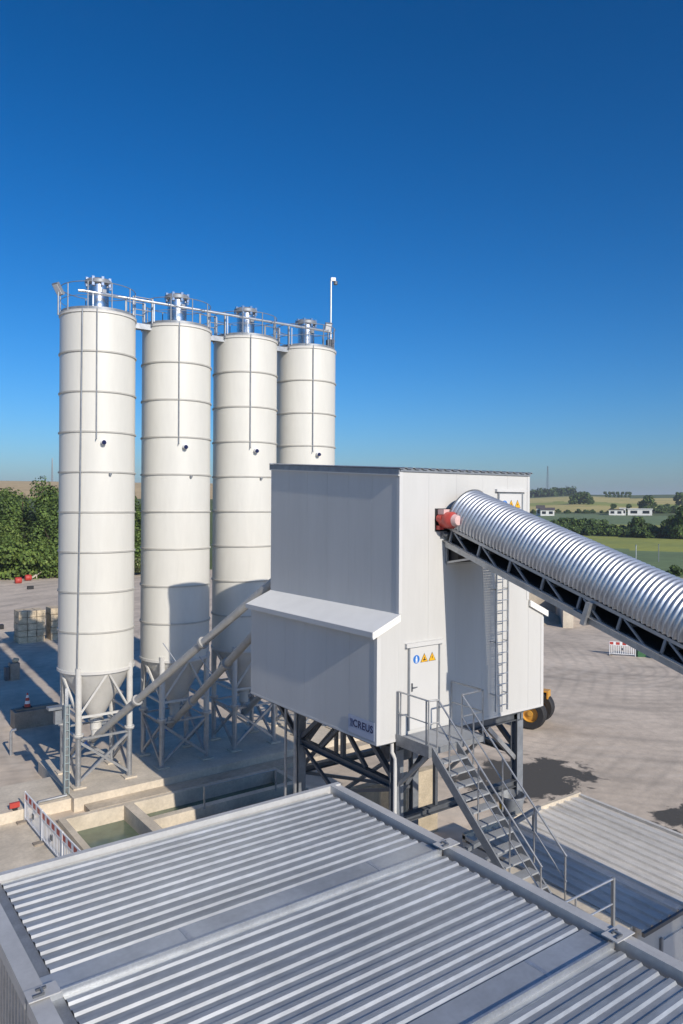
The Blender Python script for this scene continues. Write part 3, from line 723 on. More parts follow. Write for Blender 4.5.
# cable down silo one
a = R_(-133); m = MB('steel_grey'); sx, sy = SILO[0]
pts = [(sx + 1.47 * math.cos(R_(-131)), sy + 1.47 * math.sin(R_(-131)), 18.5), (sx + 1.475 * math.cos(R_(-133)), sy + 1.475 * math.sin(R_(-133)), 11.), (sx + 1.475 * math.cos(R_(-136)), sy + 1.475 * math.sin(R_(-136)), 4.7), (sx + 1.46 * math.cos(R_(-138)), sy + 1.46 * math.sin(R_(-138)), 3.0)]
m.tube(pts, .028, 6); o = m.build('fill_cable', silos[0])
# floodlights and mast
def floodlight(loc, yawd, label):
    t = thing('floodlight', label, 'floodlight', loc)
    x, y, z = loc; c, s = math.cos(R_(yawd)), math.sin(R_(yawd))
    m = MB('steel_grey'); m.bar((x, y, z - .75), (x, y, z + .12), .05); m.build('bracket', t)
    m = MB('steel_grey')
    dx = Vector((c, s, 0)); up_ = Vector((0, 0, 1)); f_ = Vector((-s, c, 0))
    ctr = Vector(loc) + Vector((0, 0, .22)); tilt = (up_ * .8 + dx * .55).normalized()
    m.bar(ctr - tilt * .24, ctr + tilt * .24, .34, .10, None, f_.cross(tilt)); m.build('lamp_housing', t)
    m = MB('white_plastic'); nrm = f_.cross(tilt).normalized(); 
    if nrm.z > 0: nrm = -nrm
    m.bar(ctr - tilt * .2 + nrm * .056, ctr + tilt * .2 + nrm * .056, .28, .012, None, nrm); m.build('lamp_glass', t)
floodlight((-3.12, 15.2, 19.0), 200, 'small floodlight on a bracket at the left edge of the silo roofs')
floodlight((9.85, 16.0, 19.55), 250, 'pale floodlight beside the antenna mast on the farthest silo')
t = thing('antenna_mast', 'thin pale mast with a small camera on the roof of the farthest silo', 'mast', (10.22, 16.3, 18.5))
m = MB('galvanised_bright'); m.tube([(10.22, 16.3, 17.6), (10.22, 16.3, 22.3)], .05, 10); m.build('pole', t)
m = MB('white_plastic'); m.bar((10.22, 16.3, 22.25), (10.42, 16.2, 22.25), .14, .16); m.tube([(10.42, 16.2, 22.16), (10.42, 16.2, 22.0)], .10, 12, 'steel_dark'); m.build('camera', t)
m = MB('steel_dark'); m.box(10.0, 10.3, 16.1, 16.4, 18.9, 19.25); m.build('junction_box', t)

# screw conveyors from the silo outlets up into the tower
SC = [((-1.52, 15.55, 2.05), (.98, 5.95, 9.02), 'long pale screw conveyor rising from the leftmost silo to the tower'),
      ((1.65, 15.5, 2.05), (.60, 5.95, 7.75), 'shorter grey screw conveyor rising from the second silo to the tower'),
      ((5.2, 15.5, 2.05), (2.9, 5.95, 7.4), 'screw conveyor in the shade under the third silo'),
      ((8.6, 15.7, 2.05), (4.6, 5.95, 7.4), 'screw conveyor under the farthest silo, mostly behind the tower')]
for p, q_, l in SC:
    p = Vector(p); q_ = Vector(q_); d_ = (q_ - p).normalized()
    t = thing('screw_conveyor', l, 'screw conveyor', p, 'screw conveyors feeding the tower')
    m = MB('screw_grey'); m.tube([p - d_ * .25, q_], .135, 16); m.build('tube', t)
    L_ = (q_ - p).length
    for f_ in (.27, .64):
        m = MB('screw_grey'); c_ = p + d_ * L_ * f_; m.tube([c_ - d_ * .05, c_ + d_ * .05], .205, 16); m.build('flange', t)
    m = MB('steel_grey'); m.tube([p - d_ * .27, p - d_ * .34], .19, 16); m.tube([p - d_ * .34, p - d_ * .66], .13, 14, 'sign_blue'); m.build('motor', t)
    m = MB('leg_white'); m.tube([(p.x, p.y, p.z + .02), (p.x, p.y, p.z + .30)], .16, 14); m.build('inlet', t)
    m = MB('galvanised'); c_ = p + d_ * L_ * .5; m.tube([(c_.x - .02, c_.y, c_.z + .14), (c_.x - .3, c_.y + .5, c_.z + .75)], .018, 6); m.build('hanger', t)

# cable tray column and cabinet by the first silo
t = thing('cable_riser', 'upright grey green cable tray beside the leftmost silo leg', 'cable tray', (-2.93, 14.5, .42))
m = MB('tray_green')
m.box(-3.02, -2.99, 14.4, 14.62, .42, 3.75); m.box(-2.87, -2.84, 14.4, 14.62, .42, 3.75); m.box(-3.02, -2.84, 14.60, 14.63, .42, 3.75)
z = .7
while z < 3.7: m.box(-2.988, -2.872, 14.42, 14.45, z, z + .03); z += .3
m.build('tray', t)
m = MB('galvanised')
for k in range(4): m.tube([(-2.97 + .03 * k, 14.52, .5), (-2.97 + .03 * k, 14.52, 3.7), (-2.9 + .03 * k, 14.75, 4.3)], .014, 6)
m.build('cables', t)
m = MB('steel_grey'); m.box(-3.5, -2.95, 14.75, 15.1, 3.55, 3.65); m.box(-3.25, -2.98, 14.8, 15.05, 3.0, 3.5); m.build('cabinet', t)
m = MB('galvanised'); m.tube([(-4.2, 14.02, .18), (-3.95, 14.3, .47), (-2.95, 14.35, .47)], .06, 8)
tag(m.build('ground_pipe'), 'grey pipe lying along the edge of the concrete apron', 'pipe')

# ------------------------------------------------------------------ foreground shed with ribbed roof
sh = thing('ribbed_roof_shed', 'large shed with ribbed galvanised roof in the foreground', 'shed', (-6.3, -9, 0))
RX0, RX1, RY1, RZ = -9.22, -3.62, -3.22, 6.30
NB = 7; BAY = 2.77; RY0 = RY1 - NB * BAY
m = MB('galvanised_roof')
def ribs(m, y_hi, y_lo, n, x0, x1, z, h=.026):
    p = (y_hi - y_lo) / n; pts = []
    for k in range(n):
        y = y_hi - k * p; pts += [(y, 0), (y - .36 * p, 0), (y - .52 * p, h), (y - .84 * p, h), (y - .96 * p, 0)]
    pts.append((y_lo, 0)); K = len(pts)
    m.add([(x0, y, z + q_) for y, q_ in pts] + [(x1, y, z + q_) for y, q_ in pts], [(i, i + 1, K + i + 1, K + i) for i in range(K - 1)])
    for xx in (x0, x1): m.add([(xx, y, z + q_) for y, q_ in pts] + [(xx, y, z - .03) for y, q_ in pts], [(i, i + 1, K + i + 1, K + i) for i in range(K - 1)], 'black')
STR = .42
for k in range(NB):
    y_hi = RY1 - .06 - k * BAY; m = MB('galvanised_roof'); ribs(m, y_hi, y_hi - BAY + STR + .02, 12, RX0 + .24, RX1 - .14, RZ); m.build('roof_panel', sh)
    m = MB('roof_strip'); yb = y_hi - BAY + STR; 
    for a_, c_ in ((RX0 + .10, -7.55), (-7.545, -4.75), (-4.745, RX1 - .10)): m.box(a_, c_, yb - STR + .03, yb - .01, RZ - .02, RZ + .022)
    m.box(RX0 + .10, RX1 - .10, yb - STR + .0, yb - STR + .028, RZ - .02, RZ + .075, 'galvanised_bright')
    m.box(-7.56, -7.50, yb - STR + .035, yb - .02, RZ + .0225, RZ + .027, 'galvanised_bright'); m.box(-4.78, -4.72, yb - STR + .035, yb - .02, RZ + .0225, RZ + .027, 'galvanised_bright')
    m.build('roof_flashing', sh)
for k in range(NB):
    ya, yb = RY1 - k * BAY, RY1 - (k + 1) * BAY
    m = MB('edge_grey'); m.box(RX0 - .10, RX0 + .09, yb + .05, ya - .035, RZ - .06, RZ + .085); m.box(RX0 + .091, RX0 + .30, yb + .05, ya - .06, RZ - .05, RZ - .008, 'steel_grey'); m.build('edge_trim', sh)
    m = MB('edge_grey'); m.box(RX1 - .05, RX1 + .03, yb + .05, ya - .035, RZ - .1, RZ + .10); m.box(RX1 + .032, RX1 + .17, yb + .05, ya - .035, RZ - .1, RZ + .06); m.build('edge_trim', sh)
    if k:
        for x0, x1 in ((RX0 - .11, RX0 + .20), (RX1 - .16, RX1 + .18)):
            m = MB('edge_grey'); m.box(x0, x1, ya - .14, ya + .07, RZ + .1005, RZ + .112); m.box(x0 + .05, x0 + .16, ya - .10, ya - .08, RZ + .112, RZ + .135, 'steel_dark'); m.box(x0 + .10, x0 + .20, ya - .01, ya + .01, RZ + .112, RZ + .135, 'steel_dark'); m.tube([(x0 + .15, ya - .09, RZ + .13), (x0 + .15, ya + .0, RZ + .13)], .014, 6, 'steel_grey')
            m.build('lifting_lug', sh)
m = MB('edge_grey'); m.box(RX0 - .10, RX1 + .17, RY1 - .032, RY1 + .06, RZ - .1, RZ + .088); m.build('edge_trim', sh)
m = MB('steel_dark'); m.box(RX0 + .02, RX1 - .02, RY0, RY1 - .04, RZ - .3, RZ - .06); m.build('roof_deck', sh)
def corr_wall(x, y0, y1, z0, z1, d_, p=.14):
    m = MB('galvanised'); pts = []; y = y0
    while y < y1: pts += [(x, y), (x, y + p * .4), (x + d_, y + p * .5), (x + d_, y + p * .9)]; y += p
    K = len(pts); m.add([(a_, c_, z0) for a_, c_ in pts] + [(a_, c_, z1) for a_, c_ in pts], [(i, i + 1, K + i + 1, K + i) for i in range(K - 1)]); return m
corr_wall(RX0 + .05, RY0, RY1 - .05, 0, RZ - .062, -.03).build('side_wall', sh)
corr_wall(RX1 + .02, RY0, RY1 - .05, 0, RZ - .105, .03).build('side_wall', sh)
m = MB('galvanised'); m.box(RX0 + .06, RX1, RY1 - .05, RY1 - .02, 0, RZ - .105); m.box(RX0 + .06, RX1, RY0 - .02, RY0, 0, RZ); m.build('end_wall', sh)
# pipe bend and pressure vessel against the shed's left wall
m = MB('galvanised_bright'); pc = Vector((-9.58, -6.05, 4.75)); pts = [pc + Vector((0, .55, .0))] + [pc + Vector((0, .45 * math.cos(a_), .45 * math.sin(a_))) for a_ in [R_(q_) for q_ in (10, 35, 60, 90, 120, 150, 180)]] + [pc + Vector((0, -.45, -3.))]
m.tube(pts, .15, 16); m.tube([pc + Vector((0, .52, -.02)), pc + Vector((0, .56, -.02))], .2, 16, 'steel_dark')
tag(m.build('pipe_bend'), 'bright bent pipe against the left wall of the foreground shed', 'pipe')
m = MB('white_plastic'); m.lathe([(.001, 4.4), (.22, 4.32), (.32, 4.1), (.32, 2.6), (.001, 2.5)], -9.66, -6.95, 20); m.box(-9.76, -9.56, -7.05, -6.85, 0, 2.5, 'steel_grey')
tag(m.build('pressure_vessel'), 'small white vessel beside the shed wall below the pipe bend', 'tank')

# ------------------------------------------------------------------ low container building on the right
lb = thing('low_container_building', 'low flat container building with pale ribbed roof beside the stair', 'container', (5, -2.7, 0))
LX0, LX1, LY0, LY1, LZ = 2.66, 7.42, -5.22, -.22, 2.70
m = MB('panel_white'); m.box(LX0 + .02, LX1 - .02, LY0 + .10, LY1 - .02, 0, LZ - .05); m.build('wall', lb)
m = MB('roof_sheet'); pts = []; x = LX0 + .1; p = .33
while x + p < LX1 - .12: pts += [(x, 0), (x + p * .66, 0), (x + p * .74, .045), (x + p * .92, .045)]; x += p
pts.append((LX1 - .1, 0)); K = len(pts)
m.add([(a_, LY0, LZ - .06 + c_) for a_, c_ in pts] + [(a_, LY1 - .1, LZ + .06 + c_) for a_, c_ in pts], [(i, i + 1, K + i + 1, K + i) for i in range(K - 1)])
m.build('roof', lb)
m = MB('roof_sheet'); m.prism([(LX1 - .1, LY0, LZ - .09), (LX1, LY0, LZ - .09), (LX1, LY0, LZ + .02), (LX1 - .1, LY0, LZ + .02)], (0, LY1 - LY0, .12)); m.prism([(LX0, LY0, LZ - .09), (LX0 + .1, LY0, LZ - .09), (LX0 + .1, LY0, LZ), (LX0, LY0, LZ)], (0, LY1 - LY0, .12)); m.box(LX0, LX1, LY1 - .1, LY1 + .003, LZ - .05, LZ + .17, 'concrete_pale'); m.build('roof_edge', lb)
m = MB('steel_dark'); m.box(LX0, LX1, LY0 - .06, LY0 - .002, LZ - .13, LZ - .05); m.build('gutter', lb)
m = MB('trim_white'); m.box(3.55, 4.5, LY0 + .06, LY0 + .098, .1, 2.15); dd = m.build('door', lb)
m = MB('steel_grey'); m.box(3.48, 3.55, LY0 + .05, LY0 + .098, .05, 2.22); m.box(4.5, 4.57, LY0 + .05, LY0 + .098, .05, 2.22); m.build('door_frame', dd)
m = MB('steel_dark'); m.box(4.36, 4.42, LY0 + .02, LY0 + .06, 1.0, 1.2); m.build('door_handle', dd)

# round tub behind the low roof
t = thing('steel_tub', 'round grey steel tub standing behind the low roof near the tower leg', 'tub', (4.78, .02, 0))
m = MB('steel_grey'); m.lathe([(.001, 2.74), (.26, 2.74), (.38, 3.30), (.365, 3.30), (.25, 2.76), (.001, 2.76)], 4.78, .02, 28); m.build('bowl', t)
m = MB('galvanised'); m.lathe([(.383, 3.28), (.405, 3.28), (.405, 3.315), (.365, 3.315), (.365, 3.28)], 4.78, .02, 28); m.build('rim', t)
m = MB('sign_yellow'); m.box(4.39, 4.41, -.05, .09, 2.98, 3.12); m.build('sticker', t)
m = MB('steel_dark'); m.tube([(4.78, .05, 0), (4.78, .05, 2.735)], .2, 16); m.build('stand', t)

# concrete bay walls under and behind the tower
m = MB('concrete_warm'); m.box(1.1, 6.8, 5.0, 5.3, 0, 2.2)
tag(m.build('bay_wall'), 'brown concrete wall of the loading bay under the tower', 'wall')
m = MB('concrete_warm'); m.box(1.25, 1.55, .9, 4.2, 0, 1.5)
tag(m.build('bay_wall'), 'low concrete wall beside the tower legs at the basin end', 'wall')
m = MB('steel_grey'); m.bar((-.2, -1.55, 3.05), (4.6, -1.1, 3.35), .10); m.bar((-.1, -1.9, 2.98), (2.6, -1.75, 3.02), .08); m.bar((1.2, -1.5, 0), (1.2, -1.5, 3.1), .09); m.bar((4.4, -1.1, 0), (4.4, -1.1, 3.3), .09)
tag(m.build('support_frame'), 'light steel frame crossing behind the foot of the stair', 'frame')

# ------------------------------------------------------------------ red and white barrier fence panels
def barrier(p, q_, label, group, feet=True, first=True):
    p = Vector(p); q_ = Vector(q_); d_ = (q_ - p).normalized(); L_ = (q_ - p).length; z0 = p.z
    nrm = Vector((d_.y, -d_.x, 0))
    t = thing('traffic_barrier', label, 'barrier', p, group)
    m = MB('white_plastic')
    for z in (.14, .78, 1.02): m.bar(p + Vector((0, 0, z)), q_ + Vector((0, 0, z)), .035, .04)
    for e in (p, q_): m.bar(e, e + Vector((0, 0, 1.05)), .045, .045)
    m.build('frame', t)
    m = MB('white_plastic'); n_ = 14
    for k in range(1, n_): c_ = p + d_ * L_ * k / n_; m.bar(c_ + Vector((0, 0, .15)), c_ + Vector((0, 0, .77)), .05, .015, None, nrm)
    m.build('slats', t)
    n_ = 8
    for k in range(n_):
        e0 = 0 if k % 2 == 0 else .2; a_ = p + d_ * L_ * (k + .02 + e0) / n_; c_ = p + d_ * L_ * (k + (1.18 if k % 2 == 0 else .98)) / n_
        mr = MB('red' if k % 2 == 0 else 'white_plastic'); mr.bar(a_ + Vector((0, 0, .88)), c_ + Vector((0, 0, .88)), .022, .24); mr.build('stripe', t)
    m = MB('steel_dark'); c_ = p + d_ * L_ * .5 + Vector((0, 0, .5)); m.bar(c_ - d_ * .07, c_ + d_ * .07, .06, .16); m.build('plate', t)
    m = MB('concrete_grey')
    for e in (p + d_ * .08,): m.bar(e - nrm * .30, e + nrm * .30, .24, .11)
    m.build('foot', t)
G = 'barrier panels in front of the basin'
barrier((-4.49, 13.95, .036), (-4.45, 11.98, .036), 'red and white barrier panel at the far end of the fence beside the basin', G)
barrier((-4.45, 11.93, .036), (-4.38, 9.95, .036), 'red and white barrier panel in the middle of the fence beside the basin', G)
barrier((-4.38, 9.90, .036), (-4.30, 7.9, .036), 'red and white barrier panel running behind the ribbed shed roof', G)
m = MB('red'); m.box(-4.95, -4.62, 14.16, 14.26, .50, .68); m.box(-4.85, -4.7, 14.12, 14.3, .424, .50, 'rubber')
tag(m.build('barrier_beacon'), 'red plastic barrier piece on the edge of the concrete apron', 'barrier')

# ------------------------------------------------------------------ small things on the left
def blocks(name, label, x0, y0, wx, wy, rows, cols, h, mt, rz=0.):
    t = MB(mt); rr = random.Random(len(label))
    for r in range(rows):
        for c_ in range(cols):
            j = lambda s_: rr.uniform(-s_, s_)
            t.box(x0 + wx * c_ / cols + .02 + j(.015), x0 + wx * (c_ + 1) / cols - .02 + j(.015), y0 + j(.10), y0 + wy + j(.10), r * h + .001, (r + 1) * h - .035)
    return tag(t.build(name), label, 'blocks')
blocks('stone_block_stack', 'large stack of rough pale stone blocks on the yard left of the silos', 3.35, 48.6, 2.05, 1.6, 5, 3, .51, 'block_stone')
blocks('stone_block_stack', 'smaller block stack half hidden behind the leftmost silo', 5.85, 48.8, 2.2, 1.6, 5, 2, .52, 'block_stone')
m = MB('concrete_grey'); m.box(-2.25, .02, 25.3, 26.2, 0, .85); m.box(-2.1, -.1, 25.55, 25.95, .85, .93)
tag(m.build('concrete_barrier'), 'long grey concrete block lying in the silo shadow', 'concrete block')
t = thing('traffic_cone', 'red and white traffic cone standing on the long grey concrete block', 'traffic cone', (-1.55, 25.75, .93))
zc = .93; cx_, cy_ = -1.55, 25.75
m = MB('red')
for k, (r0, z0, r1, z1) in enumerate(((.15, .04, .128, .19), (.128, .19, .10, .34), (.10, .34, .075, .49), (.075, .49, .05, .62), (.05, .62, .03, .72))): m.lathe([(r0, zc + z0), (r1, zc + z1)], cx_, cy_, 20, 'red' if k % 2 == 0 else 'white_plastic')
m.lathe([(.03, zc + .72), (.001, zc + .72)], cx_, cy_, 20, 'red'); m.build('cone', t)
m = MB('rubber'); m.box(cx_ - .19, cx_ + .19, cy_ - .19, cy_ + .19, zc + .002, zc + .045); m.build('base', t)
m = MB('galvanised'); m.tube([(-3.25, 21.6, 0), (-3.25, 21.6, 1.0), (-3.2, 21.58, 1.1), (-3.05, 21.5, 1.13)], .06, 10)
tag(m.build('bent_pipe_post'), 'short grey pipe post with a bent top at the left edge', 'post')
m = MB('concrete_grey'); m.box(.0, .55, 36.2, 36.8, 0, 1.05); m.box(-.28, -.02, 36.3, 36.7, 0, .85, 'steel_dark')
tag(m.build('concrete_cube'), 'small dark concrete cube with a stone on top in the silo shadow', 'concrete block')
def boulder(name, label, c_, r, mt='block_stone'):
    bm_ = bmesh.new(); bmesh.ops.create_icosphere(bm_, subdivisions=2, radius=r); rr = random.Random(3)
    for v in bm_.verts: v.co *= rr.uniform(.8, 1.15); v.co.z *= .75
    me_ = bpy.data.meshes.new(name); bm_.to_mesh(me_); bm_.free(); me_.materials.append(MAT[mt]); o = bpy.data.objects.new(name, me_); COL.objects.link(o); o.location = c_; return tag(o, label, 'stone')
boulder('stone', 'pale stone lying on top of the small concrete cube', (.36, 36.5, 1.2), .2)
boulder('stone', 'brown stone at the left edge beside the concrete apron', (-5.0, 20.3, .2), .5)
m = MB('black'); m.box(13.2, 13.9, 86., 86.5, 0, .4); tag(m.build('dark_crate'), 'low dark crate far out on the yard near the wood', 'crate')
m = MB('black'); m.box(3.0, 4.0, 56.5, 57.0, 0, .4); tag(m.build('dark_crate'), 'low dark crate at the left edge near the stone blocks', 'crate')
for (x, y, l) in ((13.9, 94., 'nearer of the two red drums lying before the wood'), (15.9, 97.0, 'farther of the two red drums lying before the wood')):
    m = MB('red'); m.tube([(x - .42, y, .42), (x - .38, y, .42), (x + .38, y, .42), (x + .42, y, .42)], [.34, .42, .42, .34], 18); m.tube([(x - .15, y, .42), (x - .1, y, .42)], .45, 18); m.tube([(x + .1, y, .42), (x + .15, y, .42)], .45, 18)
    tag(m.build('red_drum'), l, 'drum', 'red drums on the far yard')
m = MB('concrete_pale'); m.bar((16.6, 98.0, .25), (18.2, 98.8, 1.1), .35, .1); m.bar((17.4, 98.4, 0), (17.4, 98.4, .6), .1); tag(m.build('loading_chute'), 'pale slanted chute beside the red drums', 'chute')

# ------------------------------------------------------------------ yellow wheel loader behind the tower
wl = thing('wheel_loader', 'yellow wheel loader parked behind the tower, mostly hidden', 'wheel loader', c2w(10.2, 38.6))
AXd = Vector((.866, -.50)); NRd = Vector((-.50, -.866))          # camera frame: machine's rear direction, facing side
base = (9.93, 38.28)
def WL(l, s_, z): return c2w(base[0] + AXd.x * l + NRd.x * s_, base[1] + AXd.y * l + NRd.y * s_, z)
def wbox(m, l0, l1, s0, s1, z0, z1, mt=None, taper=0.):
    vs = [WL(l0, s0, z0), WL(l1, s0, z0), WL(l1, s1, z0), WL(l0, s1, z0), WL(l0 + taper, s0, z1), WL(l1 - taper, s0, z1), WL(l1 - taper, s1, z1), WL(l0 + taper, s1, z1)]
    m.add(vs, [(3, 2, 1, 0), (4, 5, 6, 7), (0, 1, 5, 4), (1, 2, 6, 5), (2, 3, 7, 6), (3, 0, 4, 7)], mt)
WLZ = .78
for l in (.0, -2.9):
    for sd in (-1, 1):
        m = MB('rubber'); prof = [(.42, -.24), (.70, -.26), (.76, -.20), (.78, 0), (.76, .20), (.70, .26), (.42, .24)]; nseg = 28
        for (r0, o0), (r1, o1) in zip(prof, prof[1:]):
            vs = []; 
            for k in range(nseg):
                a_ = 2 * PI * k / nseg
                vs += [WL(l + r0 * math.cos(a_), sd * .78 + o0, WLZ + r0 * math.sin(a_)), WL(l + r1 * math.cos(a_), sd * .78 + o1, WLZ + r1 * math.sin(a_))]
            m.add(vs, [(2 * k, 2 * ((k + 1) % nseg), 2 * ((k + 1) % nseg) + 1, 2 * k + 1) for k in range(nseg)], None, True)
        wh = m.build('wheel', wl)
        m = MB('yellow')
        for (r0, o0), (r1, o1) in zip([(.43, .18), (.40, .20), (.36, .06), (.14, .10), (.12, .16)], [(.40, .20), (.36, .06), (.14, .10), (.12, .16), (.001, .16)]):
            vs = []
            for k in range(nseg):
                a_ = 2 * PI * k / nseg
                vs += [WL(l + r0 * math.cos(a_), sd * (.78 + o0), WLZ + r0 * math.sin(a_)), WL(l + r1 * math.cos(a_), sd * (.78 + o1), WLZ + r1 * math.sin(a_))]
            m.add(vs, [(2 * k, 2 * ((k + 1) % nseg), 2 * ((k + 1) % nseg) + 1, 2 * k + 1) for k in range(nseg)], None, True)
        m.build('rim', wh)
m = MB('yellow'); wbox(m, -1.0, .30, -.48, .48, .75, 1.75, None, .05); m.build('engine_body', wl)
m = MB('yellow')
for sd in (-1, 1):
    m = MB('yellow'); wbox(m, -.75, .53, sd * .5, sd * 1.0, 1.58, 1.66); wbox(m, .45, .53, sd * .5, sd * 1.0, 1.25, 1.585); m.build('mudguard', wl)
m = MB('yellow'); wbox(m, -2.2, -1.05, -.58, .58, 1.3, 2.0); wbox(m, -2.25, -1.05, -.62, .62, 3.0, 3.1); cb = m.build('cab', wl)
m = MB('glass_dark'); wbox(m, -2.18, -1.08, -.56, .56, 2.0, 3.0); m.build('window', cb)
m = MB('steel_dark'); wbox(m, -3.9, -.9, -.4, .4, .55, 1.2); m.build('chassis', wl)
m = MB('yellow')
for sd in (-.45, .45): m.bar(WL(-2.6, sd, 1.75), WL(-4.6, sd, .75), .16, .26)
m.build('lift_arm', wl)
m = MB('concrete_grey'); m.add([WL(-4.5, -1.3, .1), WL(-5.5, -1.3, .05), WL(-5.4, -1.3, .15), WL(-4.7, -1.3, .35), WL(-4.6, -1.3, 1.1), WL(-4.45, -1.3, 1.1), WL(-4.5, 1.3, .1), WL(-5.5, 1.3, .05), WL(-5.4, 1.3, .15), WL(-4.7, 1.3, .35), WL(-4.6, 1.3, 1.1), WL(-4.45, 1.3, 1.1)], [(0, 1, 2, 3, 4, 5), (11, 10, 9, 8, 7, 6)] + [(i, (i + 1) % 6, 6 + (i + 1) % 6, 6 + i) for i in range(6)]); m.build('bucket', wl)
m = MB('sign_yellow'); m.tube([WL(.1, -.4, 1.7), WL(.1, -.4, 2.05)], .09, 10); m.build('tail_lamp', wl)

# ------------------------------------------------------------------ far right of the yard
t = thing('material_bay', 'concrete block bay walls at the back of the yard', 'bay wall', c2w(19, 66))
def cbox(m, X0, X1, Y0, Y1, z0, z1, mt=None):
    vs = [c2w(X0, Y0, z0), c2w(X1, Y0, z0), c2w(X1, Y1, z0), c2w(X0, Y1, z0), c2w(X0, Y0, z1), c2w(X1, Y0, z1), c2w(X1, Y1, z1), c2w(X0, Y1, z1)]
    m.add(vs, [(3, 2, 1, 0), (4, 5, 6, 7), (0, 1, 5, 4), (1, 2, 6, 5), (2, 3, 7, 6), (3, 0, 4, 7)], mt)
def wallbar(a_, c_, th, h, mt):
    m = MB(mt); a_ = c2w(*a_); c_ = c2w(*c_); m.bar((a_.x, a_.y, h / 2), (c_.x, c_.y, h / 2), th, h); return m
wallbar((8, 79.5), (34, 76.5), .6, 2.0, 'concrete').build('back_wall', t)
wallbar((20.6, 68), (22.6, 77.4), .9, 2.0, 'concrete_pale').build('bay_divider', t)
wallbar((12.6, 70), (14.6, 78.4), .9, 2.0, 'concrete_pale').build('bay_divider', t)
def heap(name, label, X, Y, r, h, mt):
    m = MB(mt); rr = random.Random(int(X * 10)); n_ = 28; prof = [(1, 0), (.8, .2), (.55, .5), (.3, .8), (.1, .97), (0, 1)]; c_ = c2w(X, Y)
    rings_ = []
    for (q_, z_) in prof: rings_.append([(c_.x + r * q_ * (1 + rr.uniform(-.08, .08)) * math.cos(2 * PI * k / n_), c_.y + r * q_ * (1 + rr.uniform(-.08, .08)) * math.sin(2 * PI * k / n_), h * z_ * rr.uniform(.94, 1.04)) for k in range(n_)])
    m.add([v for g_ in rings_ for v in g_], [(i * n_ + k, i * n_ + (k + 1) % n_, (i + 1) * n_ + (k + 1) % n_, (i + 1) * n_ + k) for i in range(len(prof) - 1) for k in range(n_)], None, True)
    return tag(m.build(name), label, 'heap')
defm('sand', (.42, .35, .26), .95, var=.2, scale=.6, bump=.4, bscale=6, fine=.15)
heap('sand_heap', 'low sand heap in the concrete bay at the back of the yard', 18., 73.5, 4.0, 1.8, 'sand')
G2 = 'barrier panels on the far yard'
def wz(X, Y): p = c2w(X, Y); return (p.x, p.y, 0)
barrier(wz(20.05, 56.0), wz(21.75, 55.4), 'white slatted barrier panel with red top seen below the conveyor', G2)
m = MB('green_paint'); cbox(m, 21.9, 22.5, 55.3, 55.7, 0, 1.0); cbox(m, 21.95, 22.45, 55.35, 55.65, 1.0, 1.15, 'steel_dark'); tag(m.build('green_box'), 'dark green box beside the far barrier panel', 'box')
boulder('stone', 'pale stone on the yard beside the green box', tuple(c2w(23.1, 55.0, .25)), .42, 'concrete_pale')
m = MB('white_plastic'); cbox(m, 23.8, 25.2, 54.6, 54.75, .3, .45); cbox(m, 23.9, 24.0, 54.6, 54.75, 0, .3); cbox(m, 25.0, 25.1, 54.6, 54.75, 0, .3); tag(m.build('low_trestle'), 'low white trestle lying beyond the conveyor frame', 'trestle')

# ------------------------------------------------------------------ trees
def leaf_cloud(m, c_, rx, rz, n_, leaf, mats, rr, flat=.0):
    """leaf sized faces spread through lobes of a crown volume, with gaps between the lobes"""
    lobes = []
    for k in range(9):
        a_ = rr.uniform(0, 2 * PI); q_ = rr.uniform(.15, .72); zz = rr.uniform(-.62, .66)
        sc = math.sqrt(max(.1, 1 - zz * zz)); lobes.append((Vector((math.cos(a_) * q_ * rx * sc, math.sin(a_) * q_ * rx * sc, zz * rz)), rr.uniform(.34, .52)))
    for i in range(n_):
        lb_, sz = lobes[rr.randrange(len(lobes))]
        v = Vector((rr.gauss(0, 1), rr.gauss(0, 1), rr.gauss(0, 1))).normalized() * (rr.random() ** .36)
        p = Vector(c_) + lb_ + Vector((v.x * sz * rx, v.y * sz * rx, v.z * sz * rz))
        nr_ = (v + Vector((rr.uniform(-.7, .7), rr.uniform(-.7, .7), rr.uniform(-.3, .9)))).normalized()
        a_ = nr_.cross(Vector((rr.uniform(-1, 1), rr.uniform(-1, 1), rr.uniform(-1, 1)))).normalized(); b_ = nr_.cross(a_)
        s1 = leaf * rr.uniform(.55, 1.2); s2 = s1 * rr.uniform(.5, .9)
        m.add([p - a_ * s1, p + b_ * s2, p + a_ * s1, p - b_ * s2], [(0, 1, 2, 3)], mats[0] if rr.random() < .7 else mats[1])
def make_tree(name, h, rx, mats, n_, leaf, seed, label, cat='tree', group=None, low=.12):
    rr = random.Random(seed); t = thing(name, label, cat, (0, 0, 0), group)
    m = MB('bark'); th = h * .75
    m.tube([(0, 0, -.3), (.1 * rr.uniform(-1, 1), .1, th * .35), (rr.uniform(-.3, .3), rr.uniform(-.3, .3), th)], [h * .028, h * .02, h * .006], 8)
    for k in range(5):
        a_ = rr.uniform(0, 2 * PI); z0 = th * rr.uniform(.3, .75); m.tube([(0, 0, z0), (math.cos(a_) * rx * .6, math.sin(a_) * rx * .6, z0 + h * .18)], [h * .011, h * .003], 6)
    m.build('trunk', t)
    m = MB(mats[0]); cz = h * (low + 1) / 2; leaf_cloud(m, (0, 0, cz), rx, h * (1 - low) / 2, n_, leaf, mats, rr); m.build('crown', t)
    return t
def make_bush(name, h, rx, mats, n_, leaf, seed, label, group=None):
    rr = random.Random(seed); m = MB(mats[0]); leaf_cloud(m, (0, 0, h * .45), rx, h * .55, n_, leaf, mats, rr)
    return tag(m.build(name), label, 'bush', group)
GW_ = 'trees of the wood behind the yard'
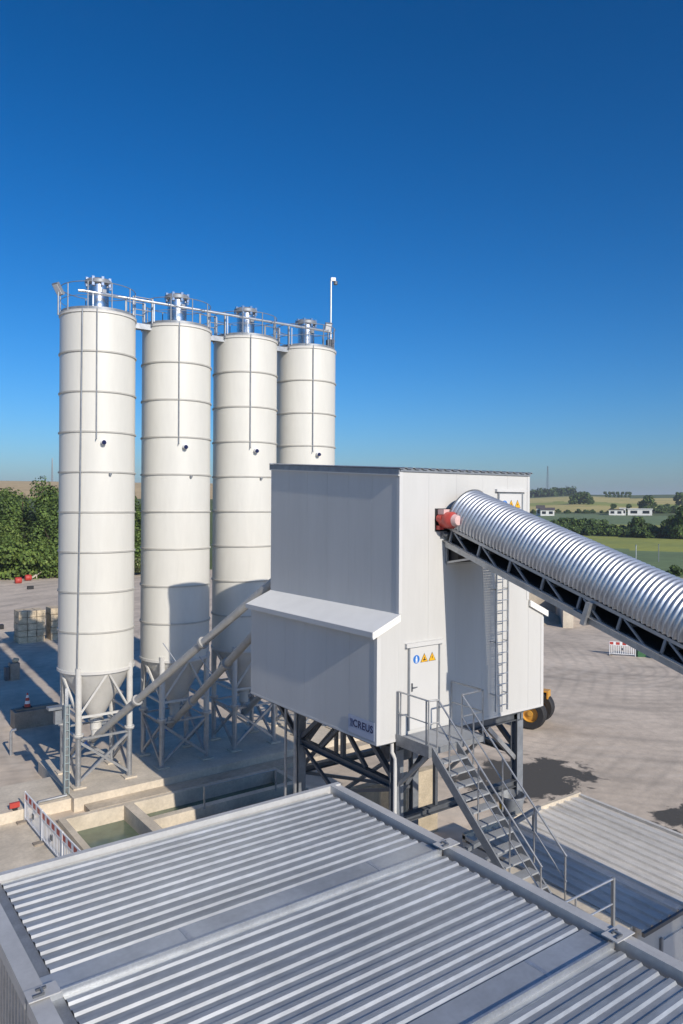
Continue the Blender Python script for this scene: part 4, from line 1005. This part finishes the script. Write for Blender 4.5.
protos = [make_tree('woodland_tree', 14.5, 4.4, ('leaf_dark', 'leaf_mid'), 5500, .25, 11, 'dark green broadleaf tree in the wood behind the yard', group=GW_, low=.06),
          make_tree('woodland_tree', 13.2, 4.0, ('leaf_mid', 'leaf_dark'), 5000, .25, 12, 'mid green broadleaf tree in the wood behind the yard', group=GW_, low=.06),
          make_tree('woodland_tree', 10.5, 3.6, ('leaf_mid', 'leaf_light'), 4500, .24, 13, 'light green broadleaf tree in the wood behind the yard', group=GW_, low=.05)]
bushes = [make_bush('woodland_bush', 4.2, 3.0, ('leaf_light', 'leaf_mid'), 2000, .26, 21, 'light green bush along the foot of the wood', 'bushes along the foot of the wood'),
          make_bush('woodland_bush', 4.8, 3.2, ('leaf_mid', 'leaf_light'), 2000, .26, 22, 'mid green bush along the foot of the wood', 'bushes along the foot of the wood'),
          make_bush('woodland_bush', 3.6, 2.6, ('leaf_pale', 'leaf_mid'), 1600, .24, 23, 'pale grey green bush along the foot of the wood', 'bushes along the foot of the wood')]
used = {}
def place(pr, p, s_, rz):
    k = pr.name
    if used.get(k): o = copy_tree(pr)
    else: o = pr; used[k] = 1
    o.location = p; o.scale = (s_ * rnd.uniform(.9, 1.1), s_ * rnd.uniform(.9, 1.1), s_); o.rotation_euler.z = rz
    return o
for row, (r, s_) in enumerate(((123, .62), (129, .85), (136, 1.0), (144, 1.14), (152, 1.2))):
    az = -36.
    while az < -11:
        p = at_polar(r + rnd.uniform(-2.5, 2.5), az); pr = protos[rnd.choice((2, 2, 1) if row < 2 else (0, 0, 1, 1, 2))]
        o = place(pr, p, s_ * rnd.uniform(.82, 1.12), rnd.uniform(0, 6.28)); o['label'] = ('low tree at the front of the wood', 'second row tree in the wood', 'middle row tree in the wood', 'tall tree towards the back of the wood', 'tall tree at the back of the wood')[row] + {0: ', dark green', 1: ', mid green', 2: ', light green'}[protos.index(pr)]; az += rnd.uniform(1.9, 3.0)
for r in (117, 120.5):
    az = -36.
    while az < -11:
        place(rnd.choice(bushes), at_polar(r + rnd.uniform(-1.2, 1.2), az, .1), rnd.uniform(.7, 1.15), rnd.uniform(0, 6.28)); az += rnd.uniform(1.2, 2.1)
# hedgerows and single trees in the fields on the right
GH = 'hedgerow trees in the fields'
hb = make_bush('hedgerow_bush', 5.5, 5.0, ('leaf_dark', 'leaf_mid'), 900, .75, 31, 'dark hedgerow bush between the green fields', 'hedgerow bushes between the fields')
ht = make_tree('field_tree', 13, 5.4, ('leaf_dark', 'leaf_mid'), 1500, .8, 32, 'dark round tree in the hedgerows between the fields', group=GH, low=.04)
def px_az(x): return math.degrees(math.atan((x - 341.5) / FPX))
def put(pr, x, r, s_, label=None):
    o = place(pr, at_polar(r, px_az(x), -.2), s_, rnd.uniform(0, 6.28))
    if label: o['label'] = label
    return o
for x in range(545, 640, 5): put(hb, x + rnd.uniform(-2, 2), 272 + rnd.uniform(-6, 6), rnd.uniform(.55, .78), 'dark bush in the nearer hedge along the bright green field')
for x in range(640, 700, 7): put(hb, x + rnd.uniform(-2, 2), 262 + rnd.uniform(-5, 5), rnd.uniform(.55, .85), 'dark bush in the hedge at the right edge of the fields')
for x in range(556, 608, 6): put(hb, x + rnd.uniform(-2, 2), 300 + rnd.uniform(-6, 6), rnd.uniform(.75, 1.0), 'dark bush in the thicket behind the conveyor hood')
put(ht, 640, 270, .55, 'round dark tree in the middle of the nearer hedge'); put(ht, 634, 274, .4, 'small tree left of the round tree in the nearer hedge'); put(ht, 648, 278, .36, 'small tree right of the round tree in the nearer hedge')
put(ht, 672, 262, .62, 'tree at the left of the tall clump by the right edge'); put(ht, 681, 256, .85, 'tallest tree of the clump by the right edge'); put(ht, 690, 262, .85, 'tree at the end of the clump, cut by the right edge'); put(ht, 664, 276, .45, 'low tree beside the tall clump by the right edge')
for x in range(535, 612, 6): put(hb, x + rnd.uniform(-2, 2), 548 + rnd.uniform(-8, 8), rnd.uniform(.4, .6), 'low bush in the far hedge left of the houses')
for x in (613, 628, 660, 668): put(ht, x, 562 + rnd.uniform(-12, 12), rnd.uniform(.38, .55), 'small tree behind the pair of pale houses')
put(ht, 646, 556, 1.02, 'large round tree behind the long pale building'); put(ht, 641, 565, .7, 'tree at the left of the large one behind the long building'); put(ht, 653, 560, .66, 'tree at the right of the large one behind the long building')
for x in (660, 668, 676, 684): put(hb, x, 556 + rnd.uniform(-6, 6), rnd.uniform(.9, 1.2), 'bush in the dark row right of the long pale building')
for x, s_ in ((572, .72), (576, .9), (580, 1.0), (584, .95), (588, .85), (592, .6)): put(ht, x, 735 + rnd.uniform(-8, 8), s_, 'tree in the round copse on the yellow field')
for x in range(606, 632, 4): put(ht, x, 1010, .62, 'tree in the short dark row near the hill crest')
put(ht, 682, 700, 1.0, 'single dark tree on the yellow field at the right edge'); put(ht, 677, 705, .7, 'smaller tree beside the single one at the right edge')
bb = put(hb, 675, 131, .34, 'single low bush at the edge of the yard on the right')
# the dark far wood on the crest behind the tower's right edge: one mass
rr = random.Random(5); m = MB('leaf_dark')
for k in range(60):
    p = at_polar(1120 + rr.uniform(-30, 40), px_az(531 + 42 * k / 60), 4.); leaf_cloud(m, p, 9, 7 + rr.uniform(-2, 2), 60, 2.2, ('leaf_dark', 'leaf_dark'), rr)
tag(m.build('distant_wood'), 'dark strip of wood on the crest of the far hill', 'wood', kind='stuff')

# ------------------------------------------------------------------ houses, masts, poles
def house(x, r, wid, hh, dep, label, roofm, pitched=True, white='render_white'):
    c_ = at_polar(r, px_az(x)); t = thing('house', label, 'house', c_)
    a_ = R_(px_az(x)) ; ex = (Vector((rt.x, rt.y, 0)) * math.cos(a_) - Vector((fw.x, fw.y, 0)) * math.sin(a_)); ey = Vector((-ex.y, ex.x, 0))
    def pt(u_, v_, z_): return c_ + ex * u_ + ey * v_ + Vector((0, 0, z_))
    def bx(m, u0, u1, v0, v1, z0, z1, mt=None): m.add([pt(u0, v0, z0), pt(u1, v0, z0), pt(u1, v1, z0), pt(u0, v1, z0), pt(u0, v0, z1), pt(u1, v0, z1), pt(u1, v1, z1), pt(u0, v1, z1)], [(3, 2, 1, 0), (4, 5, 6, 7), (0, 1, 5, 4), (1, 2, 6, 5), (2, 3, 7, 6), (3, 0, 4, 7)], mt)
    m = MB(white); bx(m, -wid / 2, wid / 2, -dep / 2, dep / 2, -1, hh); m.build('wall', t)
    m = MB(roofm)
    if pitched:
        rh = hh * .45; e = .4
        m.prism([pt(-wid / 2 - e, -dep / 2 - e, hh), pt(-wid / 2 - e, dep / 2 + e, hh), pt(-wid / 2 - e, 0, hh + rh)], ex * (wid + 2 * e))
    else: bx(m, -wid / 2 - .4, wid / 2 + .4, -dep / 2 - .4, dep / 2 + .4, hh + .01, hh + .5)
    m.build('roof', t)
    n_ = max(2, int(wid / 5))
    for k in range(n_):
        u_ = -wid / 2 + wid * (k + .5) / n_; m = MB('glass_dark'); bx(m, u_ - wid / n_ * .28, u_ + wid / n_ * .28, -dep / 2 - .08, -dep / 2 - .01, hh * .30, hh * .78); m.build('window', t)
house(547.5, 500, 8.5, 3.6, 7, 'white house with dark roof beside the right edge of the tower', 'roof_dark')
house(540.5, 505, 5, 4.6, 7, 'narrow dark roofed house left of the white house', 'roof_dark')
house(616, 520, 8.5, 3.4, 7, 'pale house on the left of the pair in the fields', 'roof_dark', False)
house(622.8, 520, 3.6, 4.3, 6, 'small square pale house between two longer ones', 'render_white', False)
house(640, 522, 14.5, 3.8, 7, 'long flat pale building on the right of the pair in the fields', 'render_white', False)
def lattice_mast(x, r, h, wb, label):
    c_ = at_polar(r, px_az(x)); m = MB('steel_grey')
    nl = 12
    for k in range(nl):
        w0 = wb * (1 - .8 * k / nl); w1 = wb * (1 - .8 * (k + 1) / nl); z0 = h * k / nl; z1 = h * (k + 1) / nl
        cs = [(-1, -1), (1, -1), (1, 1), (-1, 1)]
        for i in range(4):
            a_, b_ = cs[i], cs[(i + 1) % 4]
            m.bar(c_ + Vector((a_[0] * w0, a_[1] * w0, z0)), c_ + Vector((a_[0] * w1, a_[1] * w1, z1)), .24)
            m.bar(c_ + Vector((a_[0] * w0, a_[1] * w0, z0)), c_ + Vector((b_[0] * w1, b_[1] * w1, z1)), .12)
    tag(m.build('lattice_mast'), label, 'mast')
lattice_mast(547.5, 1200, 46, 2.0, 'tall lattice mast on the hill right of the tower')
lattice_mast(52, 560, 17, .5, 'faint lattice mast on the hill left of the silos')
c_ = at_polar(150, px_az(636.3)); m = MB('galvanised_bright'); m.tube([c_, c_ + Vector((0, 0, 3.6))], .09, 8); m.box(c_.x - .12, c_.x + .12, c_.y - .12, c_.y + .12, c_.z + 3.6, c_.z + 3.75)
tag(m.build('pole'), 'thin pale pole standing in the green field', 'pole')
c_ = at_polar(160, px_az(659)); m = MB('steel_grey'); m.tube([c_, c_ + Vector((0, 0, 3.4))], .07, 8); m.box(c_.x - .1, c_.x + .1, c_.y - .1, c_.y + .1, c_.z + 3.4, c_.z + 3.5)
tag(m.build('pole'), 'thin dark pole in the green field near the bushes', 'pole')

# ------------------------------------------------------------------ haze
hz = MB('haze'); MAT['haze'] = bpy.data.materials.new('haze'); hm = MAT['haze']; hm.use_nodes = True
hm.node_tree.nodes.remove(hm.node_tree.nodes['Principled BSDF'])
pv = hm.node_tree.nodes.new('ShaderNodeVolumePrincipled'); pv.inputs['Color'].default_value = (.80, .88, 1.0, 1); pv.inputs['Density'].default_value = HAZE; pv.inputs['Anisotropy'].default_value = 0.
hm.node_tree.links.new(pv.outputs[0], hm.node_tree.nodes['Material Output'].inputs['Volume'])
hz.box(CX - 6000, CX + 6000, CY - 6000, CY + 6000, -36, 85)
if HAZE > 0: tag(hz.build('haze'), kind='stuff')
